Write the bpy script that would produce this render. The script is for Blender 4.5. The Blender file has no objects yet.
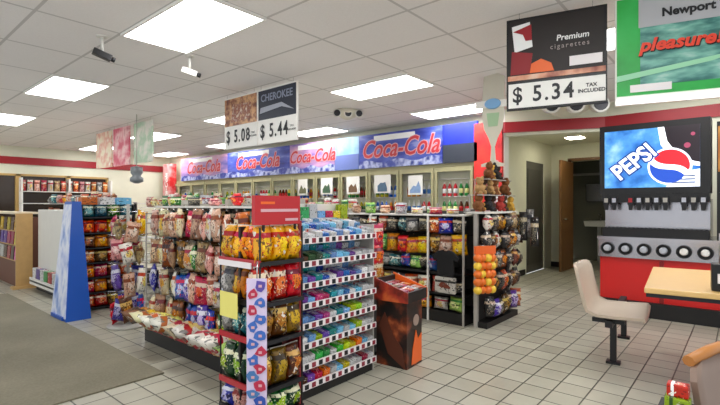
import bpy, bmesh, math, random
from mathutils import Vector, Matrix, Euler
random.seed(7)
C = bpy.context.scene.collection
PI = math.pi
ORD = ['first','second','third','fourth','fifth','sixth','seventh','eighth','ninth','tenth','eleventh','twelfth','thirteenth','fourteenth','fifteenth','sixteenth']

# ------------------------------------------------------------------ materials
def lin(c):
    if isinstance(c, str):
        c = [int(c[i:i+2], 16)/255 for i in (0, 2, 4)]
    return tuple((x/12.92 if x <= .04045 else ((x+.055)/1.055)**2.4) for x in c[:3]) + (1,)
_m = {}
def mat(name, col, rough=.5, metal=0, emit=0, noise=0, nscale=8, coat=0, alpha=1, trans=0):
    if name in _m: return _m[name]
    m = bpy.data.materials.new(name); m.use_nodes = True
    nt = m.node_tree; b = nt.nodes['Principled BSDF']
    b.inputs['Base Color'].default_value = lin(col)
    b.inputs['Roughness'].default_value = rough
    b.inputs['Metallic'].default_value = metal
    b.inputs['Coat Weight'].default_value = coat
    b.inputs['Transmission Weight'].default_value = trans
    b.inputs['Alpha'].default_value = alpha
    if emit:
        b.inputs['Emission Color'].default_value = lin(col); b.inputs['Emission Strength'].default_value = emit
    # every surface gets a touch of procedural variation
    tc = nt.nodes.new('ShaderNodeTexCoord'); n = nt.nodes.new('ShaderNodeTexNoise')
    n.inputs['Scale'].default_value = nscale; n.inputs['Detail'].default_value = 4
    nt.links.new(tc.outputs['Object'], n.inputs['Vector'])
    r = nt.nodes.new('ShaderNodeMapRange'); r.inputs['To Min'].default_value = 1-max(noise, .04); r.inputs['To Max'].default_value = 1+max(noise, .04)
    nt.links.new(n.outputs['Fac'], r.inputs['Value'])
    mx = nt.nodes.new('ShaderNodeVectorMath'); mx.operation = 'SCALE'; mx.inputs[0].default_value = lin(col)[:3]
    nt.links.new(r.outputs[0], mx.inputs['Scale'])
    nt.links.new(mx.outputs[0], b.inputs['Base Color'])
    if emit: nt.links.new(mx.outputs[0], b.inputs['Emission Color'])
    _m[name] = m; return m

class N:
    """tiny node-building helper"""
    def __init__(s, name):
        s.m = bpy.data.materials.new(name); s.m.use_nodes = True; s.t = s.m.node_tree; s.b = s.t.nodes['Principled BSDF']
        s.tc = s.t.nodes.new('ShaderNodeTexCoord')
    def lk(s, v, sock):
        if isinstance(v, bpy.types.NodeSocket): s.t.links.new(v, sock)
        else: sock.default_value = v
    def math(s, op, a, b=0, c=0):
        n = s.t.nodes.new('ShaderNodeMath'); n.operation = op
        s.lk(a, n.inputs[0]); s.lk(b, n.inputs[1]); s.lk(c, n.inputs[2]); return n.outputs[0]
    def sep(s, v):
        n = s.t.nodes.new('ShaderNodeSeparateXYZ'); s.lk(v, n.inputs[0]); return n.outputs
    def noise(s, v, scale, detail=2, w=None):
        n = s.t.nodes.new('ShaderNodeTexNoise'); n.inputs['Scale'].default_value = scale; n.inputs['Detail'].default_value = detail
        if w is not None: n.noise_dimensions = '4D'; s.lk(w, n.inputs['W'])
        s.lk(v, n.inputs['Vector']); return n.outputs['Fac']
    def mix(s, f, a, b):
        n = s.t.nodes.new('ShaderNodeMix'); n.data_type = 'RGBA'
        s.lk(f, n.inputs[0]); s.lk(a, n.inputs[6]); s.lk(b, n.inputs[7]); return n.outputs[2]
    def ramp(s, f, stops, const=False):
        n = s.t.nodes.new('ShaderNodeValToRGB'); s.lk(f, n.inputs[0]); e = n.color_ramp.elements
        if const: n.color_ramp.interpolation = 'CONSTANT'
        while len(e) < len(stops): e.new(.5)
        for k, (p, c) in zip(e, stops): k.position = p; k.color = lin(c)
        return n.outputs[0]

def printed(name, base, c2, c3, rough=.32, style='bag'):
    """glossy printed packaging: a base colour, a big printed shape, a band and small specks"""
    if name in _m: return _m[name]
    s = N(name); g = s.tc.outputs['Generated']
    oi = s.t.nodes.new('ShaderNodeObjectInfo'); rnd = s.math('MULTIPLY', oi.outputs['Random'], 9)
    x, y, z = s.sep(g)
    u, v = (x, z) if style != 'flat' else (x, y)
    n1 = s.noise(g, 3.2, 2, rnd)
    du = s.math('MULTIPLY', s.math('SUBTRACT', u, .5), 1.25); dv = s.math('MULTIPLY', s.math('SUBTRACT', v, .46), 1.5)
    r2 = s.math('ADD', s.math('MULTIPLY', du, du), s.math('MULTIPLY', dv, dv))
    rr = s.math('ADD', s.math('SQRT', r2), s.math('MULTIPLY', s.math('SUBTRACT', n1, .5), .9))
    blob = s.math('LESS_THAN', rr, .30)
    col = s.mix(blob, lin(base), lin(c2))
    band = s.math('MULTIPLY', s.math('GREATER_THAN', v, .66), s.math('LESS_THAN', v, .80))
    col = s.mix(band, col, lin(c3))
    n2 = s.noise(g, 15, 1, rnd)
    spk = s.math('MULTIPLY', s.math('GREATER_THAN', n2, .60), s.math('LESS_THAN', rr, .5))
    col = s.mix(spk, col, lin(c3))
    n3 = s.noise(g, 5.5, 2, s.math('ADD', rnd, 3.3))
    dk = tuple(x*.22 for x in lin(base)[:3]) + (1,)
    col = s.mix(s.math('GREATER_THAN', n3, .60), col, dk)
    n4 = s.noise(g, 4.5, 1, s.math('ADD', rnd, 7.7))
    col = s.mix(s.math('GREATER_THAN', n4, .67), col, lin('e6e2da'))
    oc = s.t.nodes.new('ShaderNodeHueSaturation'); s.t.links.new(col, oc.inputs['Color'])
    s.t.links.new(s.math('ADD', s.math('MULTIPLY', oi.outputs['Random'], .06), .47), oc.inputs['Hue'])
    s.t.links.new(s.math('ADD', s.math('MULTIPLY', s.math('FRACT', s.math('MULTIPLY', oi.outputs['Random'], 7.3)), .5), .62), oc.inputs['Value']); oc.inputs['Saturation'].default_value = 1.18
    col = oc.outputs[0]
    s.t.links.new(col, s.b.inputs['Base Color'])
    s.b.inputs['Roughness'].default_value = rough
    _m[name] = s.m; return s.m

M = dict(
    white=mat('white_paint', 'f0eee8', .5), cream=mat('cream_wall', 'e2e2cc', .7, noise=.03), offwhite=mat('off_white', 'dedcd4', .5),
    black=mat('black_plastic', '0e0e12', .4), darkmetal=mat('dark_metal', '2c2c30', .4, .5), chrome=mat('chrome', 'cfd0d2', .2, 1),
    steel=mat('brushed_steel', 'b4b3b8', .22, .92, noise=.06), grey=mat('grey_metal', 'b0aca4', .5, .2), peg=mat('pegboard_grey', 'a9a49a', .6),
    red=mat('red_band', '9e1822', .45, noise=.08, nscale=2), brightred=mat('red_laminate', 'd21f1c', .35), rail=mat('red_rail', 'b02430', .35),
    wood=mat('light_wood', 'c09a62', .45, noise=.15, nscale=12), wooddoor=mat('door_wood', '7d5730', .5, noise=.15, nscale=6),
    table=mat('yellow_laminate', 'e2ba78', .35, noise=.05), shell=mat('molded_shell', 'c0b09c', .4, noise=.05), blue=mat('blue_panel', '1b55b4', .35, noise=.06),
    green=mat('green_print', '23a34a', .4), yellow=mat('yellow_card', 'ece27a', .6), navy=mat('navy_print', '262c3c', .45),
    darkdoor=mat('dark_door', '57564f', .5), dark=mat('dark_interior', '26231f', .7), orange=mat('orange_print', 'e8641c', .4),
    textblack=mat('lettering_black', '1c1c20', .5), textwhite=mat('lettering_white', 'f4f4f2', .5), textred=mat('lettering_red', 'c23038', .45),
    textpink=mat('lettering_pale', 'd8a8b0', .5), kick=mat('base_black', '141212', .5), tilegrey=mat('tag_white', 'efe8e8', .5), tagred=mat('tag_red', '8e2436', .5),
    pearl=mat('pale_card', 'd9d6c4', .6), paleblue=mat('pale_blue_oval', '7fb0de', .5), woodpost=mat('yellow_wood_post', 'c9a565', .5, noise=.1),
)

def floor_mat():
    s = N('floor_tile'); o = s.tc.outputs['Object']
    bt = s.t.nodes.new('ShaderNodeTexBrick'); s.t.links.new(o, bt.inputs['Vector'])
    bt.offset = 0; bt.squash = 1
    bt.inputs['Scale'].default_value = 1; bt.inputs['Brick Width'].default_value = .2; bt.inputs['Row Height'].default_value = .2
    bt.inputs['Mortar Size'].default_value = .0055; bt.inputs['Mortar Smooth'].default_value = .3
    bt.inputs['Color1'].default_value = lin('a8a494'); bt.inputs['Color2'].default_value = lin('bab7a7'); bt.inputs['Mortar'].default_value = lin('48483e')
    n = s.noise(o, 6, 5); n3 = s.noise(o, .8, 3)
    f = s.math('MULTIPLY', s.math('ADD', s.math('MULTIPLY', n, .3), .86), s.math('ADD', s.math('MULTIPLY', n3, .3), .84))
    vm = s.t.nodes.new('ShaderNodeVectorMath'); vm.operation = 'SCALE'; s.t.links.new(bt.outputs['Color'], vm.inputs[0]); s.t.links.new(f, vm.inputs['Scale'])
    s.t.links.new(vm.outputs[0], s.b.inputs['Base Color'])
    s.t.links.new(s.math('ADD', s.math('MULTIPLY', n, .25), .22), s.b.inputs['Roughness'])
    bp = s.t.nodes.new('ShaderNodeBump'); bp.invert = True; bp.inputs['Strength'].default_value = .35; bp.inputs['Distance'].default_value = .004
    s.t.links.new(bt.outputs['Fac'], bp.inputs['Height']); s.t.links.new(bp.outputs[0], s.b.inputs['Normal'])
    return s.m
def carpet_mat():
    s = N('mat_fibre'); o = s.tc.outputs['Object']
    n = s.noise(o, 60, 6); n2 = s.noise(o, 1.4, 5)
    s.t.links.new(s.ramp(s.math('ADD', s.math('MULTIPLY', n, .4), s.math('MULTIPLY', n2, .6)), [(.3, '67624f'), (.55, '7c7663'), (.75, '8c8672')]), s.b.inputs['Base Color'])
    s.b.inputs['Roughness'].default_value = .8
    return s.m
def ceiling_mat():
    s = N('ceiling_tile'); o = s.tc.outputs['Object']; x, y, z = s.sep(o)
    def line(v, off, per, w):
        a = s.math('FLOORED_MODULO', s.math('SUBTRACT', v, off-w/2), per)
        return s.math('LESS_THAN', a, w)
    L = line(x, 1.60, .61, .024)
    for off in (2.85, 4.07, 4.985):
        L = s.math('MAXIMUM', L, line(y, off, 3.05, .024))
    n = s.noise(o, 90, 3); n2 = s.noise(o, .7, 2)
    base = s.ramp(s.math('ADD', s.math('MULTIPLY', n, .5), s.math('MULTIPLY', n2, .5)), [(.3, 'e4e1de'), (.7, 'efecea')])
    s.t.links.new(s.mix(L, base, lin('c4c1be')), s.b.inputs['Base Color'])
    s.b.inputs['Roughness'].default_value = .85
    return s.m
def wavy(name, cols, scale, stretch=(1,1,1), rough=.4, emit=0):
    s = N(name)
    mp = s.t.nodes.new('ShaderNodeMapping'); s.t.links.new(s.tc.outputs['Object'], mp.inputs['Vector']); mp.inputs['Scale'].default_value = stretch
    n = s.noise(mp.outputs[0], scale, 4)
    k = len(cols)
    c = s.ramp(n, [(.28+.44*i/(k-1), q) for i, q in enumerate(cols)])
    s.t.links.new(c, s.b.inputs['Base Color']); s.b.inputs['Roughness'].default_value = rough
    if emit: s.t.links.new(c, s.b.inputs['Emission Color']); s.b.inputs['Emission Strength'].default_value = emit
    return s.m

# ------------------------------------------------------------------ mesh helpers
class MB:
    def __init__(s): s.bm = bmesh.new(); s.mats = []; s.cur = 0; s.sm = False
    def use(s, m):
        if m not in s.mats: s.mats.append(m)
        s.cur = s.mats.index(m); return s
    def _f(s, vs, smooth=False):
        try:
            f = s.bm.faces.new(vs); f.material_index = s.cur; f.smooth = smooth
        except ValueError: pass
    def box(s, x0, x1, y0, y1, z0, z1):
        v = [s.bm.verts.new(p) for p in ((x0,y0,z0),(x1,y0,z0),(x1,y1,z0),(x0,y1,z0),(x0,y0,z1),(x1,y0,z1),(x1,y1,z1),(x0,y1,z1))]
        for q in ((0,3,2,1),(4,5,6,7),(0,1,5,4),(1,2,6,5),(2,3,7,6),(3,0,4,7)): s._f([v[i] for i in q])
        return s
    def cbox(s, cx, cy, cz, w, d, h): return s.box(cx-w/2, cx+w/2, cy-d/2, cy+d/2, cz-h/2, cz+h/2)
    def bar(s, a, b, w, h=None):
        a, b = Vector(a), Vector(b); h = h or w; d = (b-a).normalized()
        up = Vector((0,0,1)) if abs(d.z) < .95 else Vector((1,0,0))
        r = d.cross(up).normalized()*w/2; u = r.cross(d).normalized()*h/2
        v = [s.bm.verts.new(p) for p in (a-r-u, a+r-u, a+r+u, a-r+u, b-r-u, b+r-u, b+r+u, b-r+u)]
        for q in ((0,1,2,3),(7,6,5,4),(0,4,5,1),(1,5,6,2),(2,6,7,3),(3,7,4,0)): s._f([v[i] for i in q])
        return s
    def tube(s, pts, r, n=8, caps=True):
        pts = [Vector(p) for p in pts]; rs = r if isinstance(r, (list, tuple)) else [r]*len(pts); rings = []
        for i, p in enumerate(pts):
            d = (pts[min(i+1, len(pts)-1)]-pts[max(i-1, 0)]).normalized()
            up = Vector((0,0,1)) if abs(d.z) < .9 else Vector((1,0,0))
            a = d.cross(up).normalized(); b = a.cross(d).normalized()
            rings.append([s.bm.verts.new(p+(a*math.cos(t)+b*math.sin(t))*rs[i]) for t in [2*PI*k/n for k in range(n)]])
        for A, B in zip(rings, rings[1:]):
            for k in range(n): s._f([A[k], A[(k+1)%n], B[(k+1)%n], B[k]], True)
        if caps: s._f(rings[0][::-1]); s._f(rings[-1])
        return s
    def lathe(s, prof, n=20, c=(0,0,0), axis='z'):
        rings = []
        for r, z in prof:
            ring = []
            for k in range(n):
                t = 2*PI*k/n; p = (r*math.cos(t), r*math.sin(t), z)
                if axis == 'y': p = (p[0], -p[2], p[1])
                ring.append(s.bm.verts.new((c[0]+p[0], c[1]+p[1], c[2]+p[2])))
            rings.append(ring)
        for A, B in zip(rings, rings[1:]):
            for k in range(n): s._f([A[k], A[(k+1)%n], B[(k+1)%n], B[k]], True)
        s._f(rings[0][::-1]); s._f(rings[-1]); return s
    def prism(s, poly, y0, y1, axis='y'):
        """extrude a 2-D outline (x,z) along y, or (y,z) along x, or (x,y) along z"""
        def P(a, b, t): return {'y': (a, t, b), 'x': (t, a, b), 'z': (a, b, t)}[axis]
        A = [s.bm.verts.new(P(a, b, y0)) for a, b in poly]; B = [s.bm.verts.new(P(a, b, y1)) for a, b in poly]
        n = len(poly); s._f(A); s._f(B[::-1])
        for k in range(n): s._f([A[k], B[k], B[(k+1)%n], A[(k+1)%n]])
        return s
    def mesh(s, name, m=None, bevel=0):
        if bevel:
            try: bmesh.ops.bevel(s.bm, geom=[e for e in s.bm.edges], offset=bevel, segments=2, affect='EDGES', profile=.6)
            except Exception: pass
        bmesh.ops.recalc_face_normals(s.bm, faces=s.bm.faces)
        me = bpy.data.meshes.new(name); s.bm.to_mesh(me); s.bm.free()
        for q in (s.mats or [m]): me.materials.append(q)
        return me
    def build(s, name, m=None, parent=None, bevel=0, loc=(0,0,0), rot=(0,0,0)):
        o = bpy.data.objects.new(name, s.mesh(name, m, bevel)); C.objects.link(o); o.parent = parent
        o.location = loc; o.rotation_euler = rot; return o

def words(l): 
    assert 4 <= len(l.split()) <= 16, (len(l.split()), l)
def tag(o, label, cat, group=None):
    words(label); o['label'] = label; o['category'] = cat
    if group: o['group'] = group
    return o
def empty(name, loc, rz, label, cat, group=None):
    o = bpy.data.objects.new(name, None); C.objects.link(o); o.location = loc; o.rotation_euler = (0,0,rz); o.empty_display_size = .05
    return tag(o, label, cat, group)
def struct(name, mb, m=None, parent=None, **k):
    o = mb.build(name, m, parent, **k)
    if parent is None: o['kind'] = 'structure'
    return o
def dup(o, parent=None):
    c = o.copy(); C.objects.link(c)
    if parent: c.parent = parent
    for ch in list(o.children):
        dup(ch, c)
    return c
def text(name, s, size, m, parent, loc, rot=(PI/2,0,0), ext=.001, shear=0, align='CENTER', sx=1, bold=0, spacing=1):
    cu = bpy.data.curves.new(name, 'FONT'); cu.body = s; cu.size = size; cu.extrude = ext; cu.shear = shear
    cu.align_x = align; cu.align_y = 'CENTER'; cu.offset = bold; cu.space_character = spacing; cu.resolution_u = 3
    t = bpy.data.objects.new(name, cu); C.objects.link(t); bpy.context.view_layer.update()
    me = bpy.data.meshes.new_from_object(t.evaluated_get(bpy.context.evaluated_depsgraph_get()))
    bpy.data.objects.remove(t); me.materials.clear(); me.materials.append(m)
    o = bpy.data.objects.new(name, me); C.objects.link(o); o.parent = parent; o.location = loc; o.rotation_euler = rot; o.scale = (sx,1,1)
    return o

# ------------------------------------------------------------------ the setting
H = 2.74
struct('floor', MB().box(-1.2, 7.2, -1.6, 13.8, -.1, 0).box(7.2, 11.4, 1.5, 3.05, -.1, 0), floor_mat())
struct('ceiling', MB().box(-1.2, 7.2, -1.6, 13.8, H, H+.1), ceiling_mat())
mt = MB().box(-1.0, 1.62, 3.32, 8.0, 0, .012).build('floor_mat', carpet_mat(), bevel=.004)
tag(mt, 'large worn greyish brown entrance mat on the tiled floor', 'floor mat')
# east wall: cooler wall up to the red column, then the opening to the restrooms, then the fountain wall
struct('wall_east', MB().box(7.2, 7.35, -1.6, 1.5, 0, H).box(6.9, 7.05, 3.05, 13.8, 0, H), M['cream'])
# lintel over the slanted opening
struct('trim_1', MB().prism([(6.7,2.83),(7.2,1.5),(7.35,1.5),(6.85,2.87)], 2.33, H, 'z'), M['cream'])
struct('trim_2', MB().prism([(6.66,2.86),(6.685,2.80),(7.185,1.52),(7.185,-1.6),(7.17,-1.6),(7.165,1.515),(6.66,2.78)], 2.375, 2.535, 'z'), M['red'])
struct('wall_corridor_end', MB().box(6.7, 6.86, 2.80, 3.05, 0, H), M['white'])
struct('wall_corridor_left', MB().box(6.86, 8.28, 3.05, 3.17, 0, 2.5).box(9.25, 9.8, 3.05, 3.17, 0, 2.5).box(8.28, 9.25, 3.05, 3.17, 2.09, 2.5), M['cream'])
struct('wall_corridor_right', MB().box(7.35, 9.8, 1.38, 1.5, 0, 2.5), M['cream'])
struct('wall_corridor_back', MB().box(9.7, 9.8, 2.67, 3.05, 0, 2.5).box(9.7, 9.8, 1.5, 1.85, 0, 2.5).box(9.7, 9.8, 1.85, 2.67, 2.15, 2.5), M['cream'])
struct('ceiling_corridor', MB().prism([(7.4,1.38),(11.4,1.38),(11.4,3.17),(6.95,3.17),(6.9,2.87)], 2.5, 2.56, 'z'), M['cream'])
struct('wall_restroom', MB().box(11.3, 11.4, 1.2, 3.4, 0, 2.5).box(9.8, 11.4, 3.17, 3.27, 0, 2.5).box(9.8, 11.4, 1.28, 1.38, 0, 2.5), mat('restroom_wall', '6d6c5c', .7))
struct('trim_3', MB().box(9.66, 9.70, 1.80, 1.86, 0, 2.2).box(9.66, 9.70, 2.66, 2.72, 0, 2.2).box(9.66, 9.70, 1.80, 2.72, 2.15, 2.21), M['wooddoor'])
struct('baseboard_corridor', MB().box(6.86, 8.2, 3.035, 3.05, 0, .1).box(9.67, 9.7, 2.74, 3.05, 0, .1), M['kick'])
d = MB().box(8.28, 9.25, 3.07, 3.15, 0, 2.09).build('door_1', M['darkdoor']); d['kind'] = 'structure'
MB().box(8.40, 9.13, 3.06, 3.07, .15, .9).box(8.40, 9.13, 3.06, 3.07, 1.0, 1.95).build('door_panel', mat('dark_door_panel', '4a4943', .5), d)
MB().tube([(8.38,3.07,1.0),(8.38,3.02,1.0),(8.48,3.02,1.0)], .012).build('door_handle', M['chrome'], d)
d = MB().box(8.9, 9.68, 2.62, 2.66, .01, 2.12).build('door_2', M['wooddoor']); d['kind'] = 'structure'
MB().tube([(8.97,2.60,1.0),(8.97,2.56,1.0),(9.07,2.56,1.0)], .012).build('door_handle', M['chrome'], d)

# north wall with storefront windows
w = struct('wall_north', MB().box(-1.2, 6.9, 13.8, 13.95, 0, .55).box(-1.2, 6.9, 13.8, 13.95, 2.05, H).box(-1.2, .6, 13.8, 13.95, .55, 2.05)
       .box(5.1, 6.9, 13.8, 13.95, .55, 2.05), M['cream'])
struct('trim_4', MB().box(-1.2, 6.7, 13.76, 13.8, 2.29, 2.47), M['red'])
glass = mat('dark_window_glass', '3a3028', .15)
for i, (a, b) in enumerate(((.6, 2.2), (2.2, 3.0), (3.0, 4.1), (4.1, 5.1))):
    g = struct('window_%d' % (i+1), MB().box(a+.04, b-.04, 13.86, 13.88, .57, 2.03), glass)
    f = MB()
    f.box(a, a+.05, 13.78, 13.9, .55, 2.05).box(b-.05, b, 13.78, 13.9, .55, 2.05).box(a, b, 13.78, 13.9, .55, .6).box(a, b, 13.78, 13.9, 2.0, 2.05)
    f.build('window_frame', M['woodpost'], g)
# soffit below ceiling beside the west side stays open: daylight comes in from the shop front behind the camera

# red column and cooler wall
def text_x(*a, **k): return text(*a, **k)
col = empty('drink_banner_column', (6.7, 2.95, 0), -PI/2, 'tall red and white printed end column right of the drink coolers', 'column banner')
MB().box(-.33, .13, -.06, 0, 0, 2.56).build('column_panel', wavy('red_print', ['b51a22', 'd8262a', 'e43a2e', 'd8262a'], 3), col)
MB().prism([(-.25, 1.1), (-.05, 1.0), (.05, 1.3), (-.02, 1.6), (.08, 1.95), (-.04, 2.0), (-.12, 1.65), (-.08, 1.35)], -.066, -.06).build('white_wave', M['textpink'], col)
text('lettering', 'Coca-Cola', .16, M['textwhite'], col, (.02, -.064, 1.45), (PI/2, -PI/2, 0), shear=.3, bold=.004)
col2 = empty('drink_banner_column', (6.7, 13.2, 0), -PI/2, 'narrow red and white printed column at the far end of drink coolers', 'column banner')
MB().box(-.22, .22, -.2, 0, 0, 2.5).build('column_panel', wavy('red_print_far', ['b51a22', 'd8262a', 'e8b0b0', 'd8262a'], 2.2), col2)
text('lettering', 'Coca-Cola', .24, M['textwhite'], col2, (0, -.204, 1.7), (PI/2, -PI/2, 0), shear=.3, bold=.006)

def bottle_mesh(h=.24, r=.034):
    return MB().lathe([(r*.9, 0), (r, h*.04), (r, h*.42), (r*.92, h*.5), (r, h*.58), (r*.75, h*.75), (r*.36, h*.88), (r*.36, h*.93)], 12)
BOT = []
for k, (c, l, cname) in enumerate((('d8323a','ffffff','red'), ('2c6ad0','e8f0ff','blue'), ('2f9a45','f4f0a0','green'), ('e8a02a','c0281e','orange'), ('6a3a1c','d02020','brown'), ('e8e6e0','3a78c8','white'), ('e0d040','2a8a3a','yellow'))):
    mb = bottle_mesh(); mb.use(mat('bottle_body_'+cname, c, .2))
    mb = MB().use(mat('bottle_body_'+cname, c, .2)).lathe([(.03, 0), (.034, .01), (.034, .10), (.031, .12), (.034, .14), (.025, .18), (.012, .21), (.012, .225)], 12)
    mb.use(mat('bottle_label_'+cname, l, .4)).lathe([(.0348, .05), (.0348, .13)], 12)
    mb.use(M['white']).lathe([(.014, .215), (.014, .235)], 10)
    BOT.append((mb.mesh('drink_bottle'), cname))

# cooler: one run of 14 doors
frame = mat('cooler_frame', 'a9a37c', .45, noise=.08)
cg = mat('cooler_glass', 'ffffff', .05, trans=1)
cg.node_tree.nodes['Principled BSDF'].inputs['IOR'].default_value = 1.05
case = empty('cooler_case', (6.7, 3.3, 0), -PI/2, 'long cream framed reach-in drink cooler case along the right wall', 'cooler')
NB = 14; DW = .73
MB().box(-NB*DW, 0, 0, .04, 1.9, 1.99).box(-NB*DW, 0, 0, .04, 0, .25).build('cooler_header', frame, case)
MB().box(-NB*DW, 0, .3, .33, 0, 2.0).build('back_panel', mat('cooler_inside', '8e8f74', .6, noise=.1), case)
MB().box(-NB*DW, 0, .04, .3, 1.95, 2.0).build('top_panel', frame, case)
for z in (.45, .8, 1.12, 1.42, 1.72):
    MB().box(-NB*DW, 0, .08, .30, z-.012, z).build('shelf', M['offwhite'], case)
lab = 0
for i in range(NB):
    x1 = -i*DW; x0 = x1-DW
    dr = MB().box(x0+.01, x0+.06, -.04, .0, .25, 1.9).box(x1-.06, x1-.01, -.04, 0, .25, 1.9).box(x0+.06, x1-.06, -.04, 0, 1.83, 1.9).box(x0+.06, x1-.06, -.04, 0, .25, .32).build('cooler_door', frame, case)
    MB().box(x0+.06, x1-.06, -.025, -.02, .32, 1.83).build('door_glass', cg, dr)
    MB().bar((x0+.09, -.07, .8), (x0+.09, -.07, 1.3), .025).bar((x0+.09,-.07,.82),(x0+.09,-.03,.82), .02).bar((x0+.09,-.07,1.28),(x0+.09,-.03,1.28), .02).build('door_handle', M['grey'], dr)
    for si, (z, nm) in enumerate(((1.42, 'middle'), (1.12, 'lower'))):
        kk = (i*3+si*2) % len(BOT)
        for j in range(6):
            if i > 8 and j % 2: continue
            me, cn = BOT[(kk + (j//3)*2) % len(BOT)]
            o = bpy.data.objects.new('drink_bottle', me); C.objects.link(o)
            lx = x0+.10+j*.106
            o.location = (6.7+.14, 3.3-lx, z)
            tag(o, f"{cn} drink bottle, {nm} shelf behind {ORD[i]} cooler door from red column, {ORD[j]} from left", 'bottle', 'bottles in the drink coolers')
# posters on the cooler doors
for n_, (i, zc, cc, wh) in enumerate(((4, 1.66, '4a6a50', .34), (3, 1.66, '7a5a3c', .34), (2, 1.66, '54708a', .38), (1, 1.62, '8aa8d0', .3), (5, 1.66, '6a6a4a', .3))):
    cx = -(i+.5)*DW
    pr = empty('door_poster', (6.7-.052, 3.3-cx, zc-.17), -PI/2, 'white picture poster on the %s cooler door from the red column' % ORD[i], 'poster', 'posters on cooler doors')
    MB().box(-wh/2, wh/2, -.008, 0, 0, .34).build('sheet', M['white'], pr)
    q_ = random.Random(i*5+1); MB().prism([(-.11, .03), (.11, .03), (.11, q_.uniform(.06,.14)), (.07, q_.uniform(.14,.26)), (.02, q_.uniform(.1,.2)), (-.04, q_.uniform(.12,.28)), (-.11, q_.uniform(.08,.2))], -.012, -.008).build('printed_picture', mat('poster_'+cc, cc, .5, noise=.3, nscale=20), pr)

# banners above the coolers
bl = wavy('banner_blue', ['141c6a', '28389c', '5060b8', 'a8b0d8'], 1.6, (1,1,4))
bp_ = wavy('banner_pink', ['3a4498', '8a70b0', 'c898b8', 'd8b8cc'], 1.4, (1,1,3))
bd = wavy('banner_navy', ['16208c', '1c2ea8', '2038c0'], 2)
bwv = wavy('banner_wave', ['1c2478', '3a48a0', 'c0c8e8', '30408c'], 5, (1,1,1))
segs = [(3.22, 3.85, bd, '', 'dark blue banner over the coolers beside the red column'),
        (3.85, 5.70, bl, 'Coca-Cola', 'blue banner with red script over the second to fourth cooler doors'),
        (5.70, 6.35, wavy('banner_sky', ['3c6cb0', '88b8dc', 'c8e0f0'], 2), '', 'short sky blue banner panel over the coolers with no script'),
        (6.35, 7.75, bp_, 'Coca-Cola', 'pink banner with red script next to the sky blue panel'),
        (7.75, 10.2, bl, 'Coca-Cola', 'blue banner with red script seen below the hanging price signs'),
        (10.2, 12.6, bp_, 'Coca-Cola', 'farthest blue and pink banner with red script over coolers')]
for (a, b, m_, t_, l_) in segs:
    r = empty('cooler_banner', (6.66, (a+b)/2, 1.97), -PI/2, l_, 'banner', 'printed banners over the coolers')
    wd = (b-a)/2-.005
    MB().box(-wd, wd, -.015, .03, 0, .64).build('banner_sheet', m_, r)
    if t_:
        pts = [(-wd, .0)] + [(-wd+2*wd*k/12, .12+.035*math.sin(k*1.3)) for k in range(13)] + [(wd, .0)]
        MB().prism(pts, -.02, -.015).build('printed_wave', bwv, r)
        sz = min(.46, .50*(b-a)/1.85)
        text('lettering_outline', t_, sz, M['textpink'], r, (0, -.021, .34), shear=.35, bold=.022, sx=.86)
        text('lettering', t_, sz, M['textred'], r, (0, -.025, .34), shear=.35, bold=.006, sx=.86)
        MB().box(-wd*.6, wd*.4, -.02, -.015, .5, .6).build('white_flash', M['textwhite'], r)
    else:
        MB().box(-wd, wd, -.02, -.015, 0, .30).build('printed_band', mat('banner_dark'+l_[:3], '2e3440' if m_ == bd else '6a7ab8', .5), r)

# ------------------------------------------------------------------ ceiling lights
lamp = mat('lamp_diffuser', 'ffffff', .5, emit=11)
LI = [(1.60, 2.85), (1.60, 5.90), (1.60, 8.95), (1.60, 12.0), (4.14, 2.85), (4.14, 5.90), (4.14, 8.95), (4.14, 12.0), (5.98, 2.85), (5.98, 5.90), (5.98, 8.95), (5.98, 12.0),
      (1.60, -.2), (4.14, -.2), (5.98, -.2), (-.5, 1.0)]
rowname = {1.60: 'left', 4.14: 'middle', 5.98: 'right', -.5: 'outer'}
proto = None
for (x, y) in LI:
    nm = {2.85: 'nearest in view', 5.90: 'second in view', 8.95: 'third in view', 12.0: 'farthest'}.get(y, 'behind the viewpoint')
    l = 'bright white recessed ceiling light panel, %s in the %s row of lights' % (nm, rowname[x])
    if proto is None:
        r = proto = empty('ceiling_light', (x+.305, y+.61, H-.02), 0, l, 'ceiling light', 'recessed ceiling lights')
        fr = MB()
        fr.box(-.305, .305, -.61, -.59, 0, .02).box(-.305, .305, .59, .61, 0, .02).box(-.305, -.285, -.59, .59, 0, .02).box(.285, .305, -.59, .59, 0, .02).build('frame', M['white'], r)
        MB().box(-.285, .285, -.59, .59, .002, .014).build('diffuser', lamp, r)
    else:
        r = dup(proto); r.location = (x+.305, y+.61, H-.02); r['label'] = l; words(l)

# restroom lamp, corridor lit from shop and a small lamp
r = empty('ceiling_light', (8.6, 2.3, 2.47), 0, 'small white square ceiling lamp in the restroom corridor', 'ceiling light')
MB().box(-.15, .15, -.15, .15, 0, .03).build('frame', M['white'], r)
MB().box(-.13, .13, -.13, .13, -.008, 0).build('diffuser', mat('lamp_small', 'fff6e0', .5, emit=38), r)

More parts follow.
